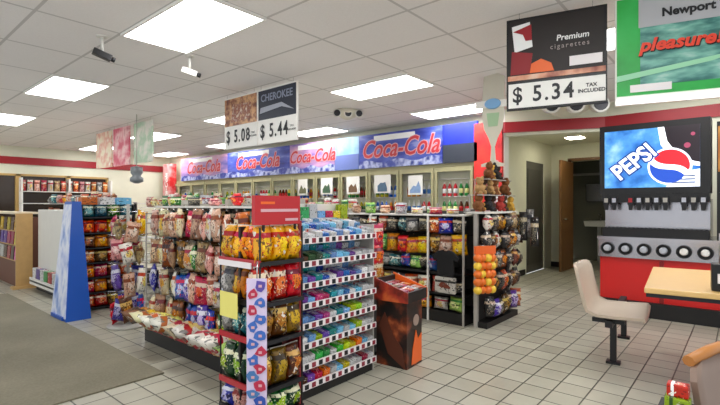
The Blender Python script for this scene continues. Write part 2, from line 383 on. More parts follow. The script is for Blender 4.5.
# restroom fittings
r = empty('wall_sink', (10.95, 2.45, 0), -PI/2, 'pale wall sink seen through the open restroom door', 'sink')
MB().prism([(-.22, .80), (.22, .80), (.25, .92), (-.25, .92)], -.2, .33).build('basin', M['offwhite'], r)
MB().tube([(0, .25, .92), (0, .25, 1.05), (0, .1, 1.05)], .015).build('tap', M['chrome'], r)
MB().tube([(0, .1, 0), (0, .1, .8)], .04).build('pedestal', M['offwhite'], r)
o = MB().box(-.2, .2, 0, .12, 1.35, 1.75).build('paper_dispenser', M['steel'], None, bevel=.01, loc=(11.15, 2.55, 0), rot=(0,0,-PI/2)); tag(o, 'grey metal dispenser on the restroom wall above the sink', 'dispenser')
o = MB().box(-.7, .7, 0, .2, 1.95, 1.99).build('wall_shelf', M['grey'], None, loc=(11.1, 2.4, 0), rot=(0,0,-PI/2)); tag(o, 'narrow grey shelf high on the restroom wall', 'shelf')

# ------------------------------------------------------------------ packaged goods
def bag_mesh(w, h, t, seed=0, header=False):
    rnd = random.Random(seed); mb = MB(); bm = mb.bm; nx, nz = 8, 10
    G = {}
    for sd in (-1, 1):
        for i in range(nx+1):
            for j in range(nz+1):
                u = i/nx*2-1; v = j/nz*2-1
                if sd == 1 and (i in (0, nx) or j in (0, nz)): G[sd, i, j] = G[-1, i, j]; continue
                th = t/2*((1-abs(u)**2.6)**.7)*((1-abs(min(1, abs(v)*1.06))**2.3)**.8)
                ww = w/2*(1.06-.10*(1-v*v))
                y = sd*max(th, 0) + (rnd.random()-.5)*t*.22*(abs(u) < .95 and abs(v) < .8)
                G[sd, i, j] = bm.verts.new((u*ww, y, h*j/nz))
    for sd in (-1, 1):
        for i in range(nx):
            for j in range(nz):
                q = [G[sd, i, j], G[sd, i+1, j], G[sd, i+1, j+1], G[sd, i, j+1]]
                mb._f(q if sd < 0 else q[::-1], True)
    return mb
BAG = [bag_mesh(1, 1, 1, s_).mesh('snack_bag') for s_ in range(4)]   # unit bags, scaled when placed
FILM = {
 'yellow':  printed('film_yellow', 'eeb020', 'f6d24a', 'b81e14'), 'orange': printed('film_orange', 'e2601a', 'f4a020', '7a1810'),
 'red':     printed('film_red', 'c22a20', 'e87830', 'f2e0c8'), 'gold': printed('film_gold', '8a5a24', 'd09a48', '3a2212'),
 'brown':   printed('film_brown', '5a3418', 'b87a3a', 'e0c080'), 'green': printed('film_green', '1f6a34', '9cc040', 'f0f0d0'),
 'pink':    printed('film_pink', 'd8a89c', 'ecd2c6', '8e3a34'), 'tan': printed('film_tan', 'b89a78', 'e0c8a4', '7a3424'),
 'purple':  printed('film_purple', '5a4a9c', 'c8bce8', 'e8e8f4'), 'blue': printed('film_blue', '2a48a8', 'c8d4f0', 'd03038'),
 'white':   printed('film_white', 'e8e4d8', 'e8dc90', 'c05040'), 'black': printed('film_black', '1c1a1c', '50504a', 'c8b8a0'),
 'teal':    printed('film_teal', '1e5a68', '70a8b0', 'e8ecd8'), 'cream': printed('film_cream', 'ddd2b0', 'e8b868', 'a03828'),
 'dark green': printed('film_dkgreen', '183a26', '86a83a', 'e8e8c8'), 'grey': printed('film_grey', '8a8884', 'd0ccc8', '40404a'),
 'silver':  printed('film_silver', 'b0b2b8', 'e8e8ec', 'a03048'), 'light green': printed('film_lgreen', '98c070', 'e4ecb0', '3a8050'),
}
FLAT = {}
for nm_, (a, b, c) in {'purple': ('7a58a8','c8b0e0','f0ecf8'), 'teal': ('3a9c9c','a8dcd8','f4f8f8'), 'blue': ('3060b0','98b8e8','ffffff'), 'green': ('50a860','b8e0a0','f4f8e8'),
     'pink': ('c85a90','f0b8d0','ffffff'), 'white': ('dcdcdc','b8c8e0','d04858'), 'red': ('b82838','e88878','ffffff'), 'yellow': ('d8b83c','f0e08c','903020'),
     'brown': ('4a2c20','8a6040','e8d8b8'), 'orange': ('e07828','f0b070','ffffff'), 'light blue': ('88b8e0','d0e4f8','3858a8'), 'lime': ('a8c848','e4f0a8','305828'), 'dark green': ('2c4a30','789058','d8d8a8')}.items():
    FLAT[nm_] = printed('pack_'+nm_, a, b, c, .35, 'flat')
PACK = MB().box(-.5, .5, -.5, .5, 0, 1).mesh('candy_pack', FLAT['red'], bevel=.06)
CARTON = MB().box(-.5, .5, -.5, .5, 0, 1).mesh('carton', FLAT['red'], bevel=.015)
def place(name, me, m, frame, loc, scale, label, cat, group, tilt=(0,0,0)):
    o = bpy.data.objects.new(name, me)
    if not me.materials: me.materials.append(m)
    C.objects.link(o); o.material_slots[0].link = 'OBJECT'; o.material_slots[0].material = m
    o.matrix_world = frame @ Matrix.Translation(loc) @ Euler(tilt).to_matrix().to_4x4() @ Matrix.Diagonal((*scale, 1))
    return tag(o, label, cat, group)
for me_ in BAG: me_.materials.clear(); me_.materials.append(FILM['red'])
def framem(loc, rz): return Matrix.Translation(loc) @ Matrix.Rotation(rz, 4, 'Z')
def hang_row(fr, cols, x0, x1, y, z, w, h, t, rowlabel, group, hooks=None, hooklen=.18, endname='left', jit=.014, kind='snack bag', cat='snack bag', name='snack_bag'):
    n = len(cols); 
    for i, c in enumerate(cols):
        x = x0+(x1-x0)*(i+.5)/n + random.uniform(-jit, jit)
        zz = z+random.uniform(-jit, jit)*.6
        tl = (random.uniform(-.12, .02), random.uniform(-.11, .11), random.uniform(-.5, .5)); ws = random.uniform(.82, 1.1)
        place(name, BAG[i % 4] if random.random() < .7 else random.choice(BAG), FILM[c], fr, (x, y+random.uniform(-.03, .02), zz), (w*ws*1.1, t*1.05, h*random.uniform(.84, 1.06)),
              f"{c} {kind}, {rowlabel}, {ORD[i]} from {endname}", cat, group, tl)
        if hooks is not None:
            k = MB().tube([(0, hooklen, 0), (0, 0, 0), (0, -.012, .012)], .003, 5).build('peg_hook', M['chrome'], hooks)
            k.location = (x, y, z+h*.97)

def rail_tags(shelf, w, y, z, n=11):
    for k in range(n):
        MB().box(-.016, .016, y-.004, y, z, z+.03).build('price_tag', M['tagred'] if k % 2 else M['darkmetal'], shelf, loc=(-w/2+w*(k+.5)/n, 0, 0))

# ---------------------------------------------------------------- main snack gondola (bags face left aisle)
ga = empty('snack_gondola', (1.90, 3.44, 0), -PI/2, 'long grey gondola of hanging snack bags facing the entrance mat', 'shelving unit')
L2 = .84          # half length (world y 2.56..4.16)
MB().box(-L2, L2, 0, .80, 0, .13).build('base', M['kick'], ga)
MB().box(-L2, L2, .37, .43, .13, 1.28).build('back_panel', M['peg'], ga)
MB().box(-L2, L2, -.012, .0, .125, .15).build('front_rail', M['rail'], ga)
MB().box(-L2, L2, 0, .8, .13, .15).build('bottom_shelf', M['offwhite'], ga)
for s in (-1, 0, 1):
    MB().box(s*L2-.02, s*L2+.02, .33, .47, .13, 1.32).build('upright', M['grey'], ga)
e_ = MB()
for k in range(9): e_.box(-L2-.03, -L2-.018, .02+k*.09, .03+k*.09, .1, 1.2)
for k in range(12): e_.box(-L2-.03, -L2-.018, .02, .75, .14+k*.095, .148+k*.095)
e_.build('wire_end_panel', M['grey'], ga)
MB().box(-L2, L2, .10, .72, 1.245, 1.26).build('top_shelf', M['offwhite'], ga)
fa = framem((1.90, 3.44, 0), -PI/2)
random.seed(11)
rows = [(.985, 'top row', ['pink','cream','tan','pink','cream','red','tan','pink','white','pink','pink','red','orange','brown']),
        (.715, 'second row', ['tan','cream','gold','tan','gold','cream','green','tan','pink','pink','white','red','orange','red']),
        (.455, 'third row', ['purple','purple','cream','white','blue','purple','pink','red','pink','white','purple','pink','purple','red']),
        (.20, 'fourth row', ['cream','tan','cream','gold','gold','blue','blue','purple','blue','red','green','teal','green','brown'])]
for z, nm, cols in rows:
    hang_row(fa, cols, -L2+.02, L2, .07, z, .118, .245, .07, nm+' of the long snack gondola', 'hanging bags on the long snack gondola', ga, .28)
    hang_row(fa, [('black','teal','brown')[(i+len(nm)) % 3] for i in range(8)], -L2+.05, L2, .2, z+.03, .165, .25, .09, 'back of '+nm+' on long gondola', 'hanging bags on the long snack gondola')
for i in range(9):
    c = ['gold','cream','white','white','cream','white','white','white','light green'][i]
    place('snack_bag', BAG[i % 4], FILM[c], fa, (-L2+.10+i*.185, .10, .20), (.22, .15, .34), f"{c} snack bag lying on bottom shelf of long gondola, {ORD[i]} from left", 'snack bag', 'bags lying on the long gondola deck', (1.25, random.uniform(-.1,.1), random.uniform(-.3,.3)))
for i in range(9):
    c = ['green','cream','black','red','pink','white','orange','pink','white'][i]
    place('snack_bag', BAG[i % 4], FILM[c], fa, (-L2+.1+i*.17, .25+.12*(i % 2), 1.265), (.13, .09, random.uniform(.05,.11)), f"{c} bag standing on top shelf of long gondola, {ORD[i]} from left", 'snack bag', 'bags on top of the long gondola', (0, 0, random.uniform(-.4,.4)))

# ---------------------------------------------------------------- corner snack tower
tw = empty('snack_tower', (1.74, 2.30, 0), 0, 'tall corner rack of chip bags with a red header sign', 'display rack')
TX, TY = .16, .20
for sx in (-1, 1):
    for sy in (-1, 1):
        MB().box(sx*TX-.004, sx*TX+.004, sy*TY-.004, sy*TY+.004, 0, 1.14).build('post', M['darkmetal'], tw)
MB().box(-TX, TX, -.01, .01, .02, 1.14).build('centre_panel', M['kick'], tw)
for z in (.02, .19, .47, .69, .93):
    s_ = MB().box(-TX, TX, -TY, TY, z-.01, z).build('shelf', M['darkmetal'], tw)
    MB().box(-TX-.012, -TX, -TY-.01, TY, z-.012, z+.022).build('side_rail', M['rail'] if z in (.19,.47,.93) else M['darkmetal'], s_)
    MB().box(-TX-.01, TX+.01, -TY-.012, -TY, z-.012, z+.012).build('front_rail', M['darkmetal'] if z != .93 else M['kick'], s_)
MB().box(-TX-.02, -TX-.013, -.14, .20, .90, .935).build('label_strip', M['tilegrey'], tw)
hs = MB().box(-.19, .15, -.015, .015, 1.17, 1.34).build('header_sign', mat('header_red', 'b81c24', .4, noise=.1, nscale=6), tw, loc=(0, -.18, -.015))
MB().box(-.15, .13, -.018, -.015, 1.245, 1.262).build('printed_line', M['textpink'], hs)
MB().box(-.15, -.05, -.018, -.015, 1.29, 1.305).build('printed_line', M['orange'], hs)
MB().box(.03, .13, -.018, -.015, 1.19, 1.205).build('printed_line', M['textpink'], hs)
MB().bar((-.12, 0, 1.12), (-.12, 0, 1.18), .012).bar((.12, 0, 1.12), (.12, 0, 1.18), .012).build('header_bracket', M['darkmetal'], hs)
ft = framem((1.74, 2.30, 0), 0); fl = framem((1.74, 2.30, 0), -PI/2)
random.seed(5)
def tower_bag(fr, c, x, y, z, w, h, t, label, tilt=(0,0,0)):
    o = place('snack_bag', random.choice(BAG), FILM[c], fr, (x, y, z), (w, t, h), label, 'snack bag', 'chip bags on the corner snack tower', tilt)
    # a silvery crimped seal across the top of each bag
    s = MB().box(-.46, .46, -.035, .035, .955, 1.005).build('top_seal', M['offwhite'] if c in ('yellow','red') else M['grey'], o)
    return o
FR = [(.935, ['yellow','yellow','yellow'], 'top'), (.70, ['red','red','orange'], 'second'), (.48, ['gold','brown','gold'], 'third'), (.20, ['brown','gold','brown'], 'fourth'), (.025, ['dark green','green','dark green'], 'bottom')]
for z, cs, nm in FR:
    h = .215 if z != .025 else .15
    for i, c in enumerate(cs):
        tower_bag(ft, c, -.112+i*.112, -.165, z, .122, h, .11, f"{c} chip bag, {nm} shelf at front of corner snack tower, {ORD[i]} from left", (-.08, random.uniform(-.05,.05), random.uniform(-.15,.15)))
FL = [(.935, ['yellow','yellow','orange'], 'top'), (.70, ['grey','orange','red'], 'second'), (.48, ['grey','teal','teal'], 'third'), (.20, ['dark green','dark green','green'], 'fourth'), (.025, ['purple','pink','purple'], 'bottom')]
for z, cs, nm in FL:
    h = .215 if z != .025 else .15
    for i, c in enumerate(cs):
        tower_bag(fl, c, -.15+i*.125, -.125, z, .122, h, .11, f"{c} chip bag, {nm} shelf on left side of corner snack tower, {ORD[i]} from left", (-.08, random.uniform(-.05,.05), random.uniform(-.15,.15)))
o = MB().box(-.09, .09, -.004, 0, .60, .75).build('yellow_notice', M['yellow'], None, loc=(1.74-.205, 2.34, 0), rot=(0, 0, -PI/2)); tag(o, 'blank pale yellow paper notice clipped to the corner snack tower', 'paper notice')
# clip strip of printed cards hanging from the tower corner
cs_ = empty('clip_strip', (1.50, 2.02, 0), -PI/4-.1, 'long white strip with red and blue printed figures hanging on corner tower', 'hanging strip')
MB().box(-.055, .055, -.006, 0, .02, .87).build('strip', mat('strip_paper', 'd8c8e4', .5), cs_)
random.seed(3)
for k in range(18):
    z = .03+k*.045; c = ['2c50a8','5a48a0','3c68b8','b82848','2c50a8','6a3c98','b82848','3c68b8','4878b0'][(k*4+k//3) % 9]; ox = (.02 if k % 2 else -.02)
    p = MB(); q = []
    for a in range(9):
        rr = random.uniform(.02, .04); q.append((ox+rr*1.0*math.cos(a*2*PI/9), z+.035+rr*.9*math.sin(a*2*PI/9)))
    p.prism(q, -.012, -.006); pc = p.build('printed_figure', mat('figure_'+c, c, .5), cs_)
    MB().box(ox-.008, ox+.01, -.014, -.012, z+.028, z+.042).build('figure_detail', M['textpink'], pc)
MB().tube([(0, 0, .86), (0, .01, .96)], .004, 6).build('hook', M['chrome'], cs_)

# ---------------------------------------------------------------- candy rack
cr = empty('candy_rack', (2.32, 2.15, 0), 0, 'white shelved candy rack with eight tiers and price rails', 'candy rack')
W = .75
MB().box(-W/2-.02, -W/2, 0, .40, 0, 1.17).build('side_panel', mat('rack_side_red', '8e2024', .45), cr)
MB().box(W/2, W/2+.012, 0.02, .40, 0, 1.12).build('side_panel', M['grey'], cr)
MB().box(-W/2, W/2, .38, .40, 0, 1.28).build('back_panel', M['offwhite'], cr)
MB().box(-W/2, W/2, .03, .38, 0, .08).build('base', M['kick'], cr)
CZ = [.11, .24, .37, .50, .63, .76, .90, 1.05]
cols_by = [['brown','purple','red','orange','brown','purple','yellow','white','dark green','red','white'],
           ['blue','teal','green','green','teal','green','lime','yellow','orange','brown','white'],
           ['white','green','lime','purple','teal','light blue','white','yellow','lime','green','white'],
           ['light blue','light blue','purple','pink','white','teal','light blue','lime','lime','white','white'],
           ['purple','purple','pink','pink','teal','light blue','blue','light blue','light blue','white','white'],
           ['white','purple','teal','blue','blue','purple','blue','purple','light blue','white','white'],
           ['brown','dark green','dark green','teal','blue','teal','light blue','purple','white','light blue','white'],
           ['white','white','light blue','blue','white','light blue','white','blue','light blue','white','white']]
random.seed(9)
fc = framem((2.32, 2.15, 0), 0)
tiern = ['bottom','second','third','fourth','fifth','sixth','seventh','top']
for k, z in enumerate(CZ):
    s_ = MB().prism([(0, z-.012), (.38, z+.05), (.38, z+.042), (0, z-.02)], -W/2, W/2, 'x').build('shelf', M['offwhite'], cr)
    MB().box(-W/2, W/2, -.012, 0, z-.032, z+.008).build('price_rail', M['tilegrey'], s_)
    if k < 8: rail_tags(s_, W, -.012, z-.026, 12)
    n = 11
    for i in range(n):
        c = cols_by[k][i]
        for q, yy in enumerate((.075, .2, .31)):
            if q and k < 1: continue
            c = cols_by[k][i] if random.random() < .68 else random.choice(['white', 'light blue'])
            hh = random.choice((.03, .035, .045)) + (.035 if q else 0)
            place('candy_pack', PACK, FLAT[c], fc, (-W/2+W*(i+.5)/n, yy, z+.007+(yy-.075)*.16), (.064, .118 if q == 0 else .09, hh),
                  f"{c} candy pack, {tiern[k]} tier of candy rack, {ORD[i]} from left, {('front','middle','back')[q]} rank", 'candy', 'candy packs on the candy rack', (.16, 0, random.uniform(-.12,.12)))
for i in range(9):
    c = ['red','yellow','white','green','white','light blue','red','yellow','lime'][i]
    place('candy_box', CARTON, FLAT[c], fc, (-W/2+.05+i*.085, .33, 1.155), (.075, .06, random.choice((.07, .1, .12))), f"{c} upright box, {ORD[i]} from left behind top tier of candy rack", 'box', 'boxes on top of the candy rack')
o_ = empty('bag_clip_strip', (3.05, 2.42, 0), 0, 'narrow strip rack of bright red bags beside the candy rack', 'display rack')
MB().box(-.07, .07, .05, .07, 0, 1.12).build('panel', M['kick'], o_)
MB().box(-.07, .07, -.05, .07, 0, .03).build('foot', M['kick'], o_)
fo = framem((3.05, 2.42, 0), 0)
for i, (c, z) in enumerate((('red', .91), ('orange', .74), ('red', .60))):
    place('snack_bag', BAG[i], FILM[c], fo, (.0, -.0, z), (.19, .08, .2), f"{c} bag on the narrow strip right of candy rack, {ORD[i]} from top", 'snack bag', 'bright bags beside candy rack')

# ---------------------------------------------------------------- black floor bin
bn = empty('dump_bin', (2.97, 2.12, 0), .08, 'black and orange cardboard bin of candy on the floor', 'display bin')
MB().box(-.12, .12, -.14, .14, 0, .52).build('carton_body', wavy('bin_print', ['0c0a0a', '120e0c', '2a1610', '7a3418', 'c87040'], 6), bn)
MB().prism([(-.05, .02), (.11, .02), (.11, .24), (.05, .2), (.02, .28), (-.03, .14)], -.145, -.14).build('printed_swirl', M['orange'], bn)
MB().lathe([(.045, 0), (.045, .004)], 16, (.02, -.141, .36), 'y').build('printed_disc', mat('disc_grey', '9a8478', .5), bn)
MB().prism([(-.13, -.0), (.03, .1), (.11, .32), (.06, .42), (-.02, .25), (-.1, .16)], -.126, -.12, 'x').build('printed_side', mat('swirl_brown', '5a2a18', .5), bn)
tr = MB().prism([(-.17, .52), (.15, .56), (.15, .68), (.13, .68), (.13, .58), (-.15, .545), (-.15, .60), (-.17, .60)], -.15, .15, 'x').build('tray', M['kick'], bn)
MB().prism([(-.17, .52), (.15, .52), (.15, .70), (-.17, .60)], -.16, -.15, 'x').build('tray_side', wavy('tray_print', ['2a1410', 'a83020', 'd86a30'], 8), tr)
MB().prism([(-.17, .52), (.15, .52), (.15, .70), (-.17, .60)], .15, .16, 'x').build('tray_side', M['orange'], tr)
fb = framem((2.97, 2.12, 0), .08)
for i in range(4):
    for j in range(3):
        c = ['red','orange','red','brown','white','red'][(i*2+j) % 6]
        place('candy_box', CARTON, FLAT[c], fb, (-.11+i*.073, -.09+j*.10, .562+j*.012), (.065, .09, .05), f"{c} candy box in black floor bin, {ORD[i]} from left, {('near','middle','far')[j]} row", 'box', 'candy boxes in the floor bin', (.1, 0, random.uniform(-.2,.2)))

# ---------------------------------------------------------------- second gondola (toys, bags, caps)
gb = empty('merchandise_gondola', (4.28, 3.18, 0), -PI/2, 'mixed goods gondola with white posts standing before the drink coolers', 'shelving unit')
Lb = .96
MB().box(-Lb, Lb, .0, .90, 0, .12).build('base', M['kick'], gb)
MB().box(-Lb, Lb, .43, .47, .12, 1.2).build('back_panel', mat('dark_pegboard', '3a3836', .6), gb)
MB().box(-Lb, Lb, 0, .44, .52, .54).build('shelf', M['kick'], gb)
MB().box(-Lb, Lb, 0, .44, .30, .315).build('shelf', M['kick'], gb)
MB().box(-Lb, Lb, 0, .9, 1.15, 1.165).build('top_shelf', M['offwhite'], gb)
for xx in (.95, .52, -.3, -.95):
    MB().box(xx-.008, xx+.008, -.02, .004, 0, 1.16).build('post', M['grey'] if xx > .9 else M['white'], gb)
fbg = framem((4.28, 3.18, 0), -PI/2)
random.seed(21)
R2 = [(.97, 'top row', ['black','white','grey','black','white','red','black','teal','grey','black','red','blue','black'], .14, .17),
      (.73, 'second row', ['red','red','orange','yellow','brown','light green','orange','orange','yellow','yellow','brown','pink','yellow'], .155, .21),
      (.555, 'third row', ['red','orange','teal','brown','black','teal','grey','teal','blue','light green','black','blue'], .15, .16),
      (.32, 'fourth row', ['red','white','black','red','brown','black','red','white','red','black'], .17, .17),
      (.13, 'bottom row', ['black','light green','black','yellow','black','purple','black','yellow','white','light green'], .17, .15)]
for z, nm, cols, w_, h_ in R2:
    hang_row(fbg, cols, -Lb, Lb-(.32 if z == .555 else .02) , .05, z, w_, h_, .10, nm+' facing left on mixed goods gondola', 'goods on the mixed gondola', gb if z > .6 else None, .35, 'far end')
# black T-shirt on the corner side
def shirt():
    return MB().prism([(-.13, 0), (.13, 0), (.13, .26), (.19, .22), (.22, .28), (.13, .36), (.05, .38), (0, .355), (-.05, .38), (-.13, .36), (-.22, .28), (-.19, .22), (-.13, .26)], -.015, .015)
o = shirt().build('tee_shirt', mat('black_cloth', '141416', .9), None, bevel=.006, loc=(4.20, 2.40, .52), rot=(0, 0, -PI/2)); o.scale = (.72,1,.72); tag(o, 'plain black shirt hanging on the mixed goods gondola', 'shirt')
o = MB().box(-.12, .12, -.02, .02, 0, .17).build('glove_pack', printed('glove_print', 'e0dcd4', '8a4a40', '2a2a2a'), None, bevel=.01, loc=(4.20, 2.40, .34), rot=(0, 0, -PI/2)); tag(o, 'white picture pack hanging below the black shirt', 'pack')
# end display facing the camera aisle
ge = empty('end_display', (4.76, 2.12, 0), 0, 'tall end display of toys and hanging goods on grey posts', 'display rack')
for s in (-1, 1):
    MB().box(s*.42-.018, s*.42+.018, -.02, .02, 0, 1.18).build('post', M['grey'], ge)
MB().box(-.38, .38, 0, .02, .05, 1.18).build('back_panel', mat('dark_pegboard2', '343230', .6), ge)
MB().box(-.42, .40, -.12, 0, .0, .06).build('base_shelf', M['kick'], ge)
MB().box(-.46, .40, -.12, .09, 1.18, 1.2).build('top_shelf', M['offwhite'], ge)
fe = framem((4.76, 2.12, 0), 0)
R3 = [(1.0, 'first row', ['white','black','brown','gold','black','tan','black'], .13, .18),
      (.80, 'second row', ['black','brown','white','black','gold','brown','grey'], .13, .19),
      (.58, 'third row', ['red','brown','black','gold','black','brown','black'], .13, .2),
      (.36, 'fourth row', ['black','brown','black','red','black','brown','black'], .13, .2),
      (.10, 'lowest row', ['black','purple','black','brown','black','purple','red'], .13, .2)]
for z, nm, cols, w_, h_ in R3:
    hang_row(fe, cols, -.40, .42, -.10, z, w_, h_, .10, nm+' of tall end display', 'goods on the end display', ge if z > .5 else None, .09)
# things protruding on long hooks at the right end
for i in range(7):
    c = ['black','grey','black','brown','grey','black','tan'][i]
    place('hanging_cord_pack', BAG[i % 4], FILM[c], fe, (.44+.03*(i % 2), -.30+.065*i, .80+.03*((i*3) % 4)), (.09, .06, .33), f"{c} long narrow pack on right side of end display, {ORD[i]} from front", 'pack', 'long packs on the end display side', (0, 0, PI/2))
    MB().tube([(0, 0, 0), (-.06, 0, 0)], .004, 5).build('peg_hook', M['chrome'], ge, loc=(.44+.03*(i % 2), -.30+.065*i, 1.10))
# upper toys: plush figures and caps on the top shelf
def plush(c, name='plush_toy'):
    mb = MB()
    for (x, y, z, r) in ((0, 0, .07, .06), (0, -.01, .155, .045), (-.04, -.01, .19, .018), (.04, -.01, .19, .018), (-.055, -.02, .08, .024), (.055, -.02, .08, .024), (-.035, -.045, .025, .025), (.035, -.045, .025, .025)):
        v = bmesh.ops.create_uvsphere(mb.bm, u_segments=12, v_segments=8, radius=r, matrix=Matrix.Translation((x, y, z)))
    for f in mb.bm.faces: f.smooth = True
    return mb.mesh(name, mat('plush_'+c, c, .9, noise=.2, nscale=40))
PL = {n_: plush(c) for n_, c in (('brown', '7a4a24'), ('dark brown', '3c2416'), ('tan', 'b08a58'), ('black', '242224'), ('red', 'a03028'), ('golden', 'c89a3a'))}
def eyes(o):
    MB().lathe([(.006, 0), (.003, .004)], 8, (-.016, -.052, .165), 'y').lathe([(.006, 0), (.003, .004)], 8, (.016, -.052, .165), 'y').build('eyes', M['black'], o)
pn = ['brown','golden','dark brown','tan','black','brown','dark brown','golden','tan','red']
for z_, hw_ in ((1.37, .40), (1.54, .28)):
    MB().bar((-hw_, .08, z_-.17), (-hw_, .08, z_+.01), .012).bar((hw_, .08, z_-.17), (hw_, .08, z_+.01), .012).box(-hw_-.03, hw_+.03, -.08, .09, z_, z_+.01).build('toy_tier', M['grey'], ge)
for i in range(19):
    c_i = pn[(i*7+i//3) % 10]
    o = bpy.data.objects.new('plush_toy', PL[c_i]); C.objects.link(o); r_ = 0 if i < 8 else (1 if i < 15 else 2); k = i-(0, 8, 15)[r_]
    o.matrix_world = fe @ Matrix.Translation(((-.40, -.36, -.20)[r_]+k*.112, random.uniform(-.05, .03), (1.20, 1.38, 1.55)[r_])) @ Euler((random.uniform(-.1,.1), random.uniform(-.2,.2), random.uniform(-.7, .7))).to_matrix().to_4x4() @ Matrix.Scale(random.uniform(.80, .98), 4)
    eyes(o); tag(o, f"{c_i} plush toy on {('lower','middle','upper')[r_]} tier above end display, {ORD[k]} from left", 'plush toy', 'plush toys above the end display')
# orange net bag of balls on the near corner
nb = empty('net_ball_bag', (4.25, 1.99, 0), -.5, 'orange and yellow bag of balls hanging on end display corner', 'bag of balls')
k = 0
for z in (.42, .50, .58, .66, .74):
    for x in (-.09, -.03, .03, .09):
        mb = MB(); bmesh.ops.create_uvsphere(mb.bm, u_segments=12, v_segments=8, radius=.042)
        for f in mb.bm.faces: f.smooth = True
        mb.build('ball', mat('ball_orange', 'e87424', .4) if k % 3 else mat('ball_yellow', 'f0c83c', .4), nb, loc=(x, -.02+.01*(k % 2), z)); k += 1
MB().box(-.12, .12, -.03, 0, .78, .86).build('header_card', M['orange'], nb)
MB().tube([(0, .10, .86), (0, -.02, .86)], .004, 6).build('hook', M['chrome'], nb)
# goods on top of gondola b
for i in range(12):
    c = ['light green','pink','white','light green','pink','white','silver','white','light green','red','white','grey'][i]
    place('snack_bag', BAG[i % 4], FILM[c], fbg, (-.88+i*.158, .12+.1*(i % 3), 1.166), (.15, .12, random.uniform(.05,.14)), f"{c} low bag on top of mixed goods gondola, {ORD[i]} from far end", 'bag', 'bags on top of the mixed gondola', (0, 0, random.uniform(-.4,.4)))

# ---------------------------------------------------------------- blue tower end + orange snack rack behind
bt = empty('blue_display_panel', (1.80, 5.85, 0), 0, 'tall slanted bright blue floor display with pale printed left side', 'display stand')
def slab(name, q0, q1, m):
    mb = MB(); A = [mb.bm.verts.new(p) for p in q0]; B = [mb.bm.verts.new(p) for p in q1]; mb._f(A); mb._f(B[::-1])
    for k in range(4): mb._f([A[k], B[k], B[(k+1) % 4], A[(k+1) % 4]])
    return mb.build(name, m, bt)
# footprint x -.15...16, y -.28...20 ; narrower at the top
b0 = [(-.17,-.28,0), (.08,-.28,0), (.08,.22,0), (-.17,.22,0)]; t0 = [(-.06,-.12,1.31), (.03,-.12,1.31), (.03,.12,1.31), (-.06,.12,1.31)]
slab('display_body', b0, t0, M['blue'])
side = wavy('pale_blue_print', ['3a66c0', '9cb4e4', 'e8ecfa', 'c4cef0', '6088d0'], 5, (1,1,.6))
lo = [Vector(b0[0]), Vector(b0[3]), Vector(t0[3]), Vector(t0[0])]
off = Vector((-.008, 0, 0)); c_ = sum(lo, Vector())/4
inn = [c_+(p-c_)*.95 for p in lo]
slab('printed_side', [tuple(p) for p in inn], [tuple(p+off) for p in inn], side)
MB().prism([(-.22, .0), (.16, .0), (.16, .05), (-.22, .05)], -.19, -.172, 'x').build('foot', M['blue'], bt)

rc = empty('orange_snack_rack', (2.21, 5.95, 0), 0, 'dark rack with six tiers of red and orange snack bags', 'display rack')
Wc = .30
for s in (-1, 1): MB().box(s*Wc-.01, s*Wc+.01, 0, .4, 0, 1.27).build('side_panel', M['kick'], rc)
MB().box(-Wc, Wc, .38, .4, 0, 1.27).build('back_panel', M['kick'], rc)
random.seed(33); frc = framem((2.21, 5.95, 0), 0)
for k, z in enumerate((.04, .22, .40, .58, .76, .94, 1.13)):
    MB().box(-Wc, Wc, 0, .38, z-.02, z-.005).build('shelf', M['darkmetal'], rc)
    cc = [['red','red','brown','red'],['red','orange','brown','red'],['orange','red','brown','red'],['red','brown','red','orange'],['brown','orange','tan','red'],['orange','orange','yellow','orange'],['teal','teal','green','teal']][k]
    for i in range(4):
        place('snack_bag', BAG[(i+k) % 4], FILM[cc[i]], frc, (-.22+i*.147, .05, z-.004), (.15, .11, .155), f"{cc[i]} snack bag in the dark rack, {('bottom','second','third','fourth','fifth','sixth','top')[k]} tier, {ORD[i]} from left", 'snack bag', 'bags in the rack beside the blue display', (-.15, 0, random.uniform(-.2,.2)))
for i in range(3):
    place('carton', CARTON, FLAT[['orange','white','light blue'][i]], frc, (-.2+i*.2, .15, 1.275), (.17, .2, .09), f"{['orange','white','pale blue'][i]} carton on top of the dark snack rack", 'carton', 'cartons on the dark snack rack')

# wire spinner with hanging bags
sp = empty('wire_spinner_rack', (2.02, 4.94, 0), .3, 'wire spinner rack of purple and white bags behind long gondola', 'display rack')
MB().tube([(0, 0, 0), (0, 0, 1.28)], .016, 10).build('pole', M['grey'], sp)
MB().lathe([(.2, 0), (.2, .02), (.03, .035)], 20).build('base', M['grey'], sp)
for z in (.36, .66, .96, 1.2):
    g = MB()
    for a in range(6):
        t = a*PI/3; g.tube([(0, 0, z), (.2*math.cos(t), .2*math.sin(t), z)], .004, 5)
    g.build('wire_tier', M['chrome'], sp)
random.seed(17)
spc = ['purple','white','blue','red','purple','cream']
for k, z in enumerate((.08, .36, .66, .92)):
    for a in range(6):
        t = a*PI/3+.3; c = [['purple','blue','orange','purple','brown','blue'],['purple','white','red','purple','pink','white'],['white','red','purple','pink','white','tan'],['cream','white','red','tan','pink','yellow']][k][a]
        o = place('snack_bag', BAG[a % 4], FILM[c], framem((2.02, 4.94, 0), t+.0), (.12, 0, z+random.uniform(-.05,.05)), (.13, .08, random.uniform(.2,.27)), f"{c} bag on wire spinner rack, {('lowest','second','third','top')[k]} tier, {('facing aisle','near right','near left','far left','far back','far right')[a]}", 'snack bag', 'bags on the wire spinner', (0, random.uniform(-.25,.25), PI/2+random.uniform(-.5,.5)))

